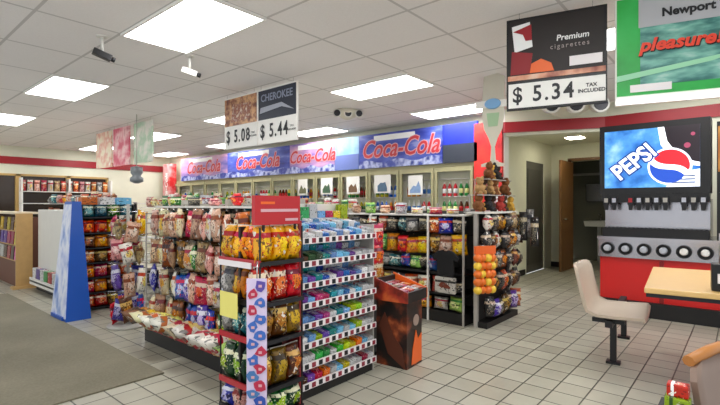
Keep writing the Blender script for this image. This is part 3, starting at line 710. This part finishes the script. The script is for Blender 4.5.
# ---------------------------------------------------------------- far left counters
ct = empty('wooden_counter', (1.79, 8.35, 0), 0, 'light wooden counter end standing at the far left', 'counter')
MB().box(0, .21, 0, .035, .0, 1.14).build('end_panel', M['wood'], ct)
MB().box(.06, .30, .035, 3.6, 0, 1.08).build('body', mat('counter_body', '6a4030', .6), ct)
MB().box(-.02, .32, .036, 3.6, 1.13, 1.16).build('countertop', mat('counter_top', 'd8cbb0', .4), ct)
MB().box(-.05, .26, -.06, .1, 0, .04).build('foot', M['wood'], ct)
random.seed(4)
fm = framem((1.79, 8.35, 0), -PI/2)
for k, z in enumerate((.42, .66, .88)):
    for i in range(14):
        c = random.choice(['red','pink','brown','white','purple','brown','yellow'])
        place('magazine', CARTON, FLAT[c], fm, (-.16-i*.22, .035, z), (.17, .02, .2), f"{c} magazine on the wooden counter front, {('low','middle','upper')[k]} row, {ORD[i]} from near end", 'magazine', 'magazines on the wooden counter', (-.08, 0, 0))
MB().box(.03, .06, .04, 3.6, .40, .415).box(.03, .06, .04, 3.6, .64, .655).box(.03, .06, .04, 3.6, .86, .875).build('magazine_ledge', M['wood'], ct)
wc = empty('white_cabinet', (2.02, 6.95, 0), 0, 'plain off-white cabinet between the blue display and wooden counter', 'cabinet')
MB().box(0, .5, 0, 1.2, .1, 1.2).build('body', M['offwhite'], wc, bevel=.008)
MB().box(-.02, .5, 0, 1.2, 0, .1).build('plinth', M['kick'], wc)
MB().box(-.12, 0, .0, 1.15, .14, .16).box(-.12, -.11, 0, 1.15, .10, .2).build('front_shelf', M['offwhite'], wc)
for i in range(6):
    c = ['white','red','green','white','purple','white'][i]
    place('candy_box', CARTON, FLAT[c], framem((2.02, 6.95, 0), -PI/2), (-.1-i*.18, -.055, .16), (.15, .09, .18), f"{c} box on the low front shelf of white cabinet, {ORD[i]} from near end", 'box', 'boxes on the white cabinet shelf')
# ---------------------------------------------------------------- background gondolas
def back_gondola(x, y0, y1, w, top, label, tiers, seed, palette, tname, step=.17):
    g = empty('shelf_gondola', (x, y0, 0), 0, label, 'shelving unit', 'long gondolas in the background')
    MB().box(-w/2, w/2, 0, y1-y0, 0, .12).build('base', M['kick'], g)
    MB().box(-.02, .02, 0, y1-y0, .12, top).build('back_panel', M['peg'], g)
    MB().box(-w/2, w/2, 0, y1-y0, top-.012, top).build('top_shelf', M['offwhite'], g)
    for z in (.4, .7, 1.0): MB().box(-w/2, w/2, 0, y1-y0, z-.015, z).build('shelf', M['offwhite'], g)
    for k in range(int((y1-y0)/1.2)+1): MB().box(-.03, .03, min(k*1.2, y1-y0-.04), min(k*1.2, y1-y0-.04)+.04, .12, top+.02).build('upright', M['grey'], g)
    rr = random.Random(seed); fr = framem((x, y0, 0), -PI/2); n = min(16, int((y1-y0)/step))
    for q in tiers:
        for i in range(n):
            c = palette[rr.randrange(len(palette))]
            z = top if q == 'top' else {'upper': 1.0, 'middle': .7}[q]
            place('snack_bag', BAG[rr.randrange(4)], FILM[c], fr, (-(i+.5)*(y1-y0)/n, -w/2+.09+.06*rr.random(), z), (step*.98, .1, rr.uniform(.13, .22)), f"{c} pack on {q} shelf of {tname}, {ORD[i]} from near end", 'pack', 'packs on '+tname, (0, 0, rr.uniform(-.3,.3)))
back_gondola(3.62, 4.6, 7.4, .8, 1.24, 'long gondola hidden behind the snack bags with pastel packs on top', ['top'], 1, ['pink','light green','white','pink','red','green','cream','silver'], 'middle background gondola')
back_gondola(3.35, 7.9, 11.5, .8, 1.3, 'farthest gondola with pale and dark packs below the shop windows', ['top','upper'], 2, ['cream','white','red','teal','grey','pink','orange'], 'farthest gondola', .22)
back_gondola(5.5, 4.6, 7.6, .6, 1.18, 'gondola nearest the cooler doors with low pastel packs on top', ['top'], 3, ['light green','white','silver','yellow','pink','light green'], 'gondola beside the coolers')
# window sill display racks on the north wall
for i in range(14):
    c = ['red','white','pink','red','white','tan','red','white','red','pink','white','red','grey','red'][i]
    place('snack_pack', BAG[i % 4], FILM[c], Matrix.Identity(4), (3.06+i*.145, 13.6, 1.62), (.12, .1, .28), f"{c} pack on the shelf under far windows, {ORD[i]} from left", 'pack', 'packs before the far windows')
ws = empty('window_shelf', (4.05, 13.62, 0), 0, 'long white shelf unit standing under the far windows', 'shelf unit')
MB().box(-1.05, 1.05, -.12, .12, 1.6, 1.62).box(-1.05, 1.05, -.12, .12, 1.3, 1.32).build('shelf', M['offwhite'], ws)
for s in (-1, 0, 1): MB().box(s*1.03-.015, s*1.03+.015, -.12, .12, 0, 1.95).build('upright', M['white'], ws)

# ---------------------------------------------------------------- fountain machine on a red counter
fc_ = empty('fountain_counter', (6.0, .80, 0), -PI/2, 'red fronted counter under the soda fountain machine', 'counter')
# local x = -(world y - .8)
MB().box(-.52, 1.5, 0, .80, .17, .66).build('cabinet', M['brightred'], fc_)
MB().box(-.52, 1.5, -.06, .80, 0, .17).build('plinth', M['kick'], fc_)
dm = MB().box(-.53, .60, -.04, .80, .66, .86).build('dispenser_drawer', M['steel'], fc_)
for i in range(6):
    cup = MB().lathe([(.064, 0), (.070, .012), (.070, .035), (.058, .037), (.052, .012)], 24, (-.43+i*.184, -.04, .765), 'y').build('cup_holder', M['black'], dm)
    MB().lathe([(.040, 0), (.038, .03), (.026, .05)], 16, (-.43+i*.184, -.055, .765), 'y').build('cup_base', mat('cup_paper', 'b8bcc4', .5) if i < 4 else M['white'], cup)
MB().box(-.54, 1.5, -.05, .80, .86, .90).build('countertop', M['steel'], fc_)
MB().box(-.02, .02, -.02, 0, .12, .64).build('door_gap', mat('door_gap_red', '8a1412', .5), fc_, loc=(.1, 0, 0))
fm_ = empty('soda_fountain', (6.05, .80, .90), -PI/2, 'steel soda fountain machine with glowing blue picture sign on top', 'soda machine')
MB().box(-.5, .52, .12, .70, .0, .44).build('body', M['steel'], fm_)
MB().box(-.5, .52, -.03, .12, 0, .10).build('drip_tray', M['black'], fm_)
g = MB()
for k in range(24): g.box(-.48+k*.042, -.46+k*.042, -.02, .11, .10, .106)
g.build('drip_grille', M['darkmetal'], fm_)
MB().box(-.5, .52, -.02, .14, .40, .50).build('valve_housing', M['black'], fm_)
for k in range(12):
    if k in (2, 8): continue
    v = MB().box(-.03, .03, -.06, 0, .375, .46).build('valve', M['darkmetal'], fm_, loc=(-.455+k*.084, 0, 0))
    MB().prism([(-.018, .31), (.018, .31), (.024, .375), (-.024, .375)], -.05, -.02).build('nozzle', M['black'], v)
    MB().box(-.02, .02, -.064, -.06, .40, .45).build('valve_label', [M['grey'], M['steel'], M['grey'], M['red'], M['steel']][k % 5], v)
sg = MB().box(-.53, .53, -.03, .30, .50, 1.31).build('sign_case', M['black'], fm_)
# lit picture: blue ice with the globe roundel and lettering
icem = wavy('sign_ice', ['12408c', '2468b8', '5098d8', 'a0ccec'], 4, (1, 1, 1), .3, .75)
lit = lambda n_, c, e=1.0: mat('lit_'+n_, c, .3, emit=e)
sc = MB().box(-.475, .44, -.036, -.03, .57, 1.24).build('lit_screen', icem, sg)
MB().prism([(.12, 1.24), (.44, 1.24), (.44, .83), (.34, .85), (.24, .93), (.15, 1.08)], -.040, -.036).build('dark_bottle_picture', lit('dark', '241824', .3), sc)
MB().lathe([(.03, 0), (.03, .003)], 14, (.33, -.040, 1.02), 'y').lathe([(.02, 0), (.02, .003)], 14, (.38, -.040, 1.14), 'y').build('bubble', lit('pinkish', 'b04a6a', .5), sc)
MB().prism([(.06, 1.24), (.12, 1.24), (.15, 1.08), (.24, .93), (.34, .86), (.44, .83), (.44, .79), (.33, .81), (.2, .88), (.09, 1.04)], -.042, -.036).build('white_edge', lit('white', 'f4f8ff', 1.0), sc)
def disc_band(r, a0, a1, c, y, cut):
    pts = []
    for k in range(25):
        t = 2*PI*k/24
    return pts
gl = MB().lathe([(.205, 0), (.205, .004)], 40, (.17, -.042, .80), 'y').build('roundel', lit('roundel_white', 'f2f6ff', 1.0), sc)
def seg(lo, hi, m, nm):
    R = .185; mb = MB(); n = 12
    up = [(-math.sqrt(max(R*R-hi(-1)**2, 0)), 0)]
    xs = [-R+2*R*k/24 for k in range(25)]; top = []; bot = []
    for x in xs:
        c = math.sqrt(max(R*R-x*x, 0)); a = max(-c, min(c, lo(x/R)*R)); b = max(-c, min(c, hi(x/R)*R))
        if b-a > 1e-4: top.append((x, b)); bot.append((x, a))
    ang = -.55; ca, sa = math.cos(ang), math.sin(ang)
    poly = [(.17+x*ca-z*sa, .80+x*sa+z*ca) for x, z in bot+top[::-1]]
    mb.prism(poly, -.050, -.046).build(nm, m, gl)
seg(lambda u: .12+.18*math.sin(u*2.6), lambda u: 2, lit('red', 'd8202c', .9), 'red_field')
seg(lambda u: -2, lambda u: -.22+.18*math.sin(u*2.6), lit('blue', '1c48b0', .9), 'blue_field')
text('lettering_outline', 'PEPSI', .25, lit('letter_edge', '123a8a', .7), sc, (-.17, -.053, .86), (PI/2, -.66, 0), ext=.002, bold=.022, sx=.86)
text('lettering', 'PEPSI', .25, lit('letter', 'f4f8ff', .95), sc, (-.17, -.058, .86), (PI/2, -.66, 0), ext=.002, bold=.006, sx=.86)
MB().prism([(.14, .57), (.44, .57), (.44, .76), (.2, .72)], -.045, -.036).build('white_corner', lit('white2', 'e8eefa', .9), sc)
for z in (.61, .645, .68): MB().box(.19, .40, -.048, -.045, z, z+.014).build('printed_line', lit('line', '5a6a90', .4), sc)
# white fluorescent-lit strip under the red band above the machine
# drink machine beyond the right edge
tm = empty('tea_dispenser', (6.05, .02, .90), -PI/2, 'orange and brown drink dispenser at the right edge beside soda fountain', 'drink machine')
MB().box(-.20, .42, 0, .6, 0, 1.25).build('body', M['kick'], tm)
MB().box(-.19, .41, -.01, 0, .72, 1.2).build('picture_panel', wavy('tea_print', ['8a3c18', 'c87a28', 'e8b450'], 4), tm)
MB().lathe([(.1, 0), (.1, .005)], 24, (.02, -.01, 1.02), 'y').build('red_disc', M['brightred'], tm)
MB().box(-.18, .4, -.08, 0, .5, .62).build('tap_housing', M['darkmetal'], tm)
for x in (-.1, .1, .3): MB().tube([(x, -.06, .5), (x, -.06, .4)], [.02, .012]).build('tap', M['chrome'], tm)
MB().box(-.18, .4, -.12, 0, 0, .08).build('drip_tray', M['steel'], tm)

# ---------------------------------------------------------------- hanging signs
def sign_root(name, x, y, z, rz, label, cat='hanging sign'): return empty(name, (x, y, z), rz, label, cat)
def suspend(r, xs, z0, ztop):
    for x in xs: MB().tube([(x, 0, z0), (x, 0, ztop)], .0025, 5).build('hanging_wire', M['chrome'], r)
# $5.34
Lp, Rp = Vector((3.40, 1.405)), Vector((3.57, .74)); ang = math.atan2((Rp-Lp).y, (Rp-Lp).x)
s1 = sign_root('price_sign', *((Lp+Rp)/2), 2.0, ang, 'hanging sign reading 5.34 dollars under a dark cigarette picture'); hw = (Rp-Lp).length/2
MB().box(-hw, hw, 0, .03, .0, .70).build('sign_case', M['black'], s1)
MB().box(-hw+.015, hw-.01, -.006, 0, .015, .20).build('price_panel', M['white'], s1)
pp = MB().box(-hw+.02, hw-.02, -.005, 0, .26, .68).build('picture_panel', mat('dark_picture', '221a18', .5, noise=.3), s1)
MB().prism([(-hw+.04, .64), (-hw+.17, .66), (-hw+.19, .47), (-hw+.06, .44)], -.008, -.005).build('printed_pack', M['textwhite'], pp)
MB().prism([(-hw+.05, .60), (-hw+.18, .64), (-hw+.185, .52), (-hw+.14, .52), (-hw+.12, .57)], -.010, -.008).build('printed_pack_red', M['red'], pp)
MB().prism([(-hw+.03, .27), (-hw+.17, .27), (-hw+.19, .42), (-hw+.04, .45)], -.009, -.005).build('printed_pack_red', mat('deep_red', '8e1c22', .5), pp)
MB().prism([(-hw+.17, .27), (-hw+.34, .27), (-hw+.32, .33), (-hw+.25, .37), (-hw+.18, .34)], -.010, -.005).build('printed_glow', M['orange'], pp)
MB().box(-hw+.01, hw-.01, -.008, 0, .225, .262).build('picture_strip', wavy('strip_print', ['7a1c18', 'd89878', 'e8d0b8'], 6), s1)
text('lettering', 'Premium', .06, M['textwhite'], pp, (.12, -.009, .505), bold=.001, shear=.1)
text('lettering', 'cigarettes', .05, mat('lettering_grey', 'a89c98', .5), pp, (.10, -.009, .445), spacing=1.3)
MB().box(.10, hw-.03, -.008, -.005, .29, .36).build('white_block', M['tilegrey'], pp)
text('lettering', '$ 5.34', .165, M['textblack'], s1, (-.085, -.008, .108), bold=.003, sx=.86, spacing=1.2)
text('lettering', 'TAX', .036, M['textblack'], s1, (hw-.1, -.008, .135), bold=.001)
text('lettering', 'INCLUDED', .036, M['textblack'], s1, (hw-.1, -.008, .095), bold=.001)
suspend(s1, (-.25, .25), .70, H-2.0)
# green sign
d2 = (Rp-Lp).normalized(); P0 = Rp+d2*.049
s2 = sign_root('cigarette_sign', *(P0+d2*.45), 1.97, ang, 'hanging green cigarette sign with red slogan at top right')
MB().box(-.45, .45, 0, .05, .0, .74).build('sign_case', M['white'], s2)
MB().box(-.44, .44, -.02, .0, .0, .035).build('light_strip', mat('strip_light', 'ffffff', .5, emit=1.4), s2)
gp = MB().box(-.44, .44, -.006, 0, .06, .735).build('picture_panel', wavy('green_print', ['1c8c38', '2cb04c', '3cc060'], 2.5), s2)
MB().box(-.30, .17, -.009, -.006, .12, .52).build('dark_photo', wavy('photo_print', ['1c4a48', '3c7a74', '7ab8a8', 'c8e0d8'], 4, (1,1,3)), gp)
MB().box(-.31, .18, -.011, -.006, .52, .735).build('name_panel', mat('pale_grey_panel', 'b4b4b8', .5), gp)
text('lettering', 'Newport', .078, M['textblack'], gp, (-.03, -.013, .60), bold=.003)
text('lettering_outline', 'pleasure!', .118, M['kick'], gp, (-.075, -.014, .385), ext=.001, bold=.006, shear=.25, sx=1.05)
text('lettering', 'pleasure!', .118, mat('slogan_red', 'e8442c', .45), gp, (-.08, -.018, .39), ext=.002, bold=.004, shear=.25, sx=1.05)
MB().prism([(-.44, .20), (.1, .27), (.3, .30), (.1, .24), (-.44, .16)], -.012, -.006).build('pale_swoosh', mat('pale_green', '9cd8b0', .5), gp)
MB().box(-.36, -.12, -.012, -.006, .08, .13).build('pale_label', M['tilegrey'], gp)
suspend(s2, (-.35, .35), .74, H-1.97)
# mid signs
def mid_sign(y, label, hm, price, head, accent):
    r = sign_root('price_sign', 3.45, y, 2.02, -PI/2, label); 
    MB().box(-.36, .36, 0, .025, 0, .68).build('sign_case', M['white'], r)
    hd = MB().box(-.35, .35, -.005, 0, .30, .66).build('picture_panel', hm, r)
    text('lettering', price, .23, M['textblack'], r, (-.05, -.006, .15), bold=.004, sx=.72, spacing=1.25)
    text('lettering', 'TAX', .035, M['textblack'], r, (.28, -.006, .17)); text('lettering', 'INCLUDED', .03, M['textblack'], r, (.28, -.006, .13))
    suspend(r, (-.3, .3), .68, H-2.02)
    return r, hd
r, hd = mid_sign(5.0, 'left hanging price sign reading 5.08 under a brown picture', wavy('brown_picture', ['3c1c18', '8a5038', 'd8a878', '6a3028'], 9), '$ 5.08', None, None)
MB().prism([(-.2, .34), (.2, .36), (.24, .56), (-.16, .58)], -.009, -.005).build('printed_packs', wavy('packs_print', ['d8b088', '8a4030', 'e8d8c0'], 18), hd)
r, hd = mid_sign(4.26, 'right hanging price sign reading 5.44 under a navy picture', M['navy'], '$ 5.44', None, None)
text('lettering', 'CHEROKEE', .125, mat('lettering_steel', '8c94a8', .5), hd, (0, -.007, .56), bold=.002, sx=.95)
MB().prism([(-.32, .38), (.1, .42), (.32, .36), (.1, .47), (-.3, .45)], -.009, -.005).build('pale_swoosh', mat('pale_steel', 'a8acb8', .5), hd)
# far signs
r = sign_root('price_sign', 3.45, 8.75, 2.0, -PI/2, 'distant hanging sign with pink and red printed picture')
MB().box(-.35, .35, 0, .025, 0, .7).build('sign_case', wavy('far_red_print', ['c83a50', 'd86078', 'f0c8c8', 'b03048'], 4), r)
text('lettering', 'SALE', .01, M['textwhite'], r, (0, .01, .5)) if False else None
suspend(r, (-.3, .3), .7, .74)
r = sign_root('price_sign', 3.45, 9.6, 2.0, -PI/2, 'distant cream hanging sign left of the pink one')
MB().box(-.35, .40, 0, .025, 0, .7).build('sign_case', wavy('far_cream_print', ['e8d8b0', 'f0e4cc', 'e0a088', 'f4ece0'], 5), r)
suspend(r, (-.3, .3), .7, .74)
r = sign_root('price_sign', 3.45, 7.85, 2.0, -PI/2, 'distant pale hanging sign with green marks right of pink one')
MB().box(-.35, .35, 0, .025, 0, .7).build('sign_case', wavy('far_green_print', ['c8ccb8', 'a8c8a8', 'e0dcd0', 'd0d4c8'], 4), r)
suspend(r, (-.3, .3), .7, .74)

# hanging promotional mobile with goblet cut-out
mo = sign_root('hanging_mobile', 4.80, 2.14, 1.70, -PI/4-.55, 'pale hanging goblet cut-out with a blue oval in front of red column', 'hanging decoration')
prof = [(.0, .0), (.13, .0), (.13, .03), (.03, .06), (.02, .22), (.05, .32), (.10, .42), (.12, .55), (.12, .68)]
poly = [(x, z) for x, z in prof[1:]] + [(-x, z) for x, z in prof[1:][::-1]]
MB().prism(poly, -.006, .006).build('goblet_card', M['pearl'], mo)
MB().prism([(-.05, .45), (.05, .45), (.07, .6), (-.07, .6)], -.010, -.006).build('printed_drink', mat('pale_green2', 'a8c8a0', .5), mo)
MB().box(-.19, .19, -.02, .0, .66, .74).build('cross_bar', M['white'], mo)
MB().lathe([(.06, 0), (.055, .02)], 20, (0, -.02, .70), 'y').build('blue_oval', M['paleblue'], mo).scale = (1.5, 1, 1)
MB().prism([(-.12, .74), (.12, .74), (.13, 1.0), (.05, 1.04), (-.1, 1.02)], -.004, .004).build('upper_card', mat('pale_card2', 'c8c4b4', .6), mo)
MB().tube([(0, 0, 1.0), (0, 0, H-1.64)], .0025, 5).build('hanging_wire', M['chrome'], mo)

# ---------------------------------------------------------------- ceiling devices
def camera_unit(x, y, rz, label, body, stem):
    r = empty('security_camera', (x, y, H), rz, label, 'security camera')
    MB().lathe([(.045, 0), (.045, -.012)], 16).build('mount_plate', M['offwhite'], r)
    MB().tube([(0, 0, -.01), (0, 0, -.13)], .013, 8).build('stem', M['offwhite'], r)
    b = MB().bar((-.07, 0, -.14), (.07, 0, -.185), .06, .055).build('body', body, r, bevel=.006)
    MB().tube([(.068, 0, -.183), (.10, 0, -.194)], .022, 10).build('lens', M['black'], b)
camera_unit(1.52, 4.25, -.2, 'black camera on white stem beside the nearest left light panel', M['black'], 0)
camera_unit(2.28, 4.15, -.7, 'white camera under the corner of the largest ceiling light', M['offwhite'], 0)
def emergency(x, y, rz, label, sc0=1.3):
    r = empty('emergency_light', (x, y, H), rz, label, 'emergency light'); r.scale = (sc0,)*3
    MB().lathe([(.14, 0), (.14, -.03), (.12, -.06), (.05, -.10), (.02, -.11)], 24).build('housing', M['pearl'], r)
    for a in (-1, 0, 1):
        h_ = MB().lathe([(.02, 0), (.045, .02), (.05, .06), (.046, .062)], 14, (a*.13, -.06, -.055), 'y').build('lamp_head', M['offwhite'], r)
        MB().lathe([(.038, .0), (.038, .004)], 14, (a*.13, -.122, -.055), 'y').build('lens', M['darkmetal'], h_)
emergency(5.2, 4.7, -.75, 'three-headed emergency light on the ceiling before the pink banner')
emergency(6.62, 1.86, -.95, 'round pale emergency light on ceiling above the corridor opening', 2.4)
o = MB().lathe([(.03, 0), (.10, .03), (.10, .09), (.06, .12), (.09, .17), (.09, .26), (.02, .28)], 16).build('dome_camera', mat('dome_grey', '6a7074', .3), None, loc=(3.2, 7.5, 1.62)); tag(o, 'small grey dome device hanging above the background gondola', 'dome camera')
MB().tube([(0, 0, .28), (0, 0, H-1.62)], .006, 6).build('rod', M['grey'], o)

# ---------------------------------------------------------------- booth: table and molded seats (turned a few degrees)
BR = .09
tb = empty('dining_table', (4.05, .22, 0), BR, 'yellow wood-look table by the red counter', 'table')
MB().box(-.61, .61, -.86, .33, .70, .735).build('tabletop', M['table'], tb, bevel=.008)
MB().box(-.60, .60, -.85, .32, .675, .70).build('under_frame', M['darkmetal'], tb)
MB().tube([(0.1, -.32, .03), (.1, -.32, .68)], .04, 12).build('pedestal', M['black'], tb)
MB().bar((-.2, -.32, .02), (.4, -.32, .02), .07, .04).build('foot', M['black'], tb)
def seat(loc, rz, label, edge=None, inner=None):
    r = empty('molded_seat', loc, rz, label, 'seat')
    # side profile (y,z): back rises at +y, pan runs to -y; a thin curved shell extruded in x and flared
    prof = [(-.24, .405), (-.22, .425), (-.05, .415), (.08, .415), (.14, .44), (.18, .50), (.21, .62), (.235, .74), (.25, .80)]
    th = .022; mb = MB(); rows_ = []
    W0 = .32
    for i, (y, z) in enumerate(prof):
        t = i/(len(prof)-1); row = []
        for k in range(11):
            u = k/10*2-1
            lift = .03*abs(u)**3 if i < 5 else 0; fwd = -.035*abs(u)**3 if i >= 5 else 0
            wid = W0*(1-.10*max(0, (t-.75)/.25)**2)
            row.append((u*wid, y+fwd, z+lift - (.02*abs(u)**6 if i == 8 else 0)))
        rows_.append(row)
    def nrm(i):
        a = prof[max(i-1, 0)]; b = prof[min(i+1, len(prof)-1)]; dy, dz = b[0]-a[0], b[1]-a[1]; l = math.hypot(dy, dz); return (0, dz/l*th, -dy/l*th)
    A = [[mb.bm.verts.new(p) for p in row] for row in rows_]
    B = [[mb.bm.verts.new(tuple(p[j]+nrm(i)[j] for j in range(3))) for p in row] for i, row in enumerate(rows_)]
    n, m_ = len(A), 11
    for i in range(n-1):
        for k in range(m_-1):
            mb._f([A[i][k], A[i][k+1], A[i+1][k+1], A[i+1][k]], True); mb._f([B[i][k], B[i+1][k], B[i+1][k+1], B[i][k+1]], True)
        mb._f([A[i][0], A[i+1][0], B[i+1][0], B[i][0]]); mb._f([A[i][-1], B[i][-1], B[i+1][-1], A[i+1][-1]])
    for k in range(m_-1):
        mb._f([A[0][k], B[0][k], B[0][k+1], A[0][k+1]]); mb._f([A[-1][k], A[-1][k+1], B[-1][k+1], B[-1][k]])
    sh = mb.build('seat_shell', inner or M['shell'], r)
    if edge:
        p = [(-W0*.88, .245, .795), (-W0*.4, .257, .815), (0, .262, .82), (W0*.4, .257, .815), (W0*.88, .245, .795)]
        MB().tube(p, .02, 8).build('edge_trim', edge, sh)
    return r
s_ = seat((4.07, .80, 0), BR, 'cream molded seat on black legs facing the yellow table')
MB().bar((-.30, 0, .375), (.84, 0, .375), .05, .05).build('support_beam', M['black'], s_)
for x in (-.22, .2): MB().bar((x, -.1, .385), (x, .12, .385), .03).build('seat_bracket', M['black'], s_)
for x in (0, .84): 
    lg = MB().bar((x, 0, .02), (x, 0, .36), .045, .045).build('leg', M['black'], s_)
    MB().box(x-.04, x+.04, -.05, .05, 0, .02).build('foot_plate', M['black'], lg)
s2_ = seat((2.03, -.20, 0), -.46, 'brown molded seat back with orange wooden top edge at lower right', mat('orange_wood_edge', 'b8783a', .4), mat('brown_shell', '8a7466', .5))
s2_.scale = (1, 1, .93)
for x in (-.2, .2):
    MB().bar((x, 0, 0), (x, 0, .41), .04, .04).build('leg', M['black'], s2_)
MB().tube([(-.30, .2, .52), (-.31, -.1, .60), (-.29, -.24, .60)], .011, 8).build('arm_rail', M['chrome'], s2_)
# napkin dispenser, condiments on the table
nd = empty('napkin_dispenser', (3.60, .10, .735), BR, 'black napkin dispenser on the near right end of yellow table', 'napkin dispenser')
MB().box(-.05, .06, -.06, .06, 0, .17).build('case', M['black'], nd, bevel=.008)
MB().box(-.054, -.05, -.03, .03, .05, .11).build('napkin_face', M['tilegrey'], nd)
for i, (x, y, m_, l_) in enumerate(((3.9, .08, M['brightred'], 'red squeeze bottle'), (3.98, .10, mat('mustard', 'd8a828', .4), 'yellow squeeze bottle'))):
    o = MB().lathe([(.027, 0), (.03, .01), (.03, .11), (.022, .13), (.008, .16), (.005, .19)], 14).build('squeeze_bottle', m_, None, loc=(x, y, .735)); tag(o, l_+' on the yellow table behind napkin dispenser', 'bottle', 'squeeze bottles')
# small goods at the foot of the near seat
o = MB().box(-.024, .024, -.03, .03, 0, .04).build('candy_box', FLAT['red'], None, bevel=.006)
o.location = (1.80, .165, .645); tag(o, 'small red box on stand beside brown seat, above the lime one', 'box')
o = MB().box(-.024, .024, -.035, .035, 0, .04).build('candy_box', FLAT['lime'], None, bevel=.006)
o.location = (1.79, .165, .605); tag(o, 'small lime green box on stand beside brown seat', 'box')
st = empty('low_stand', (1.82, .16, 0), 0, 'low black stand beside brown seat at the lower right', 'stand')
MB().box(-.08, .06, -.07, .06, .58, .60).build('top', M['kick'], st)
for a in (-.07, .05):
    for b in (-.06, .04): MB().bar((a, b, 0), (a, b, .58), .015).build('leg', M['kick'], st)

# ---------------------------------------------------------------- world, camera
w = bpy.data.worlds.new('daylight'); bpy.context.scene.world = w; w.use_nodes = True
w.node_tree.nodes['Background'].inputs[0].default_value = (.92, .96, 1, 1); w.node_tree.nodes['Background'].inputs[1].default_value = 1.0
cam = bpy.data.cameras.new('camera'); co = bpy.data.objects.new('camera', cam); C.objects.link(co)
co.location = (0, 0, 1.27); co.rotation_euler = (PI/2, 0, math.radians(40.5-90)); cam.sensor_width = 36; cam.lens = 22.5; cam.shift_y = .0035
cam.clip_start = .05
sc_ = bpy.context.scene; sc_.camera = co
sc_.view_settings.view_transform = 'Standard'; sc_.view_settings.look = 'None'; sc_.view_settings.exposure = .14; sc_.view_settings.gamma = 1
sc_.view_settings.use_curve_mapping = False
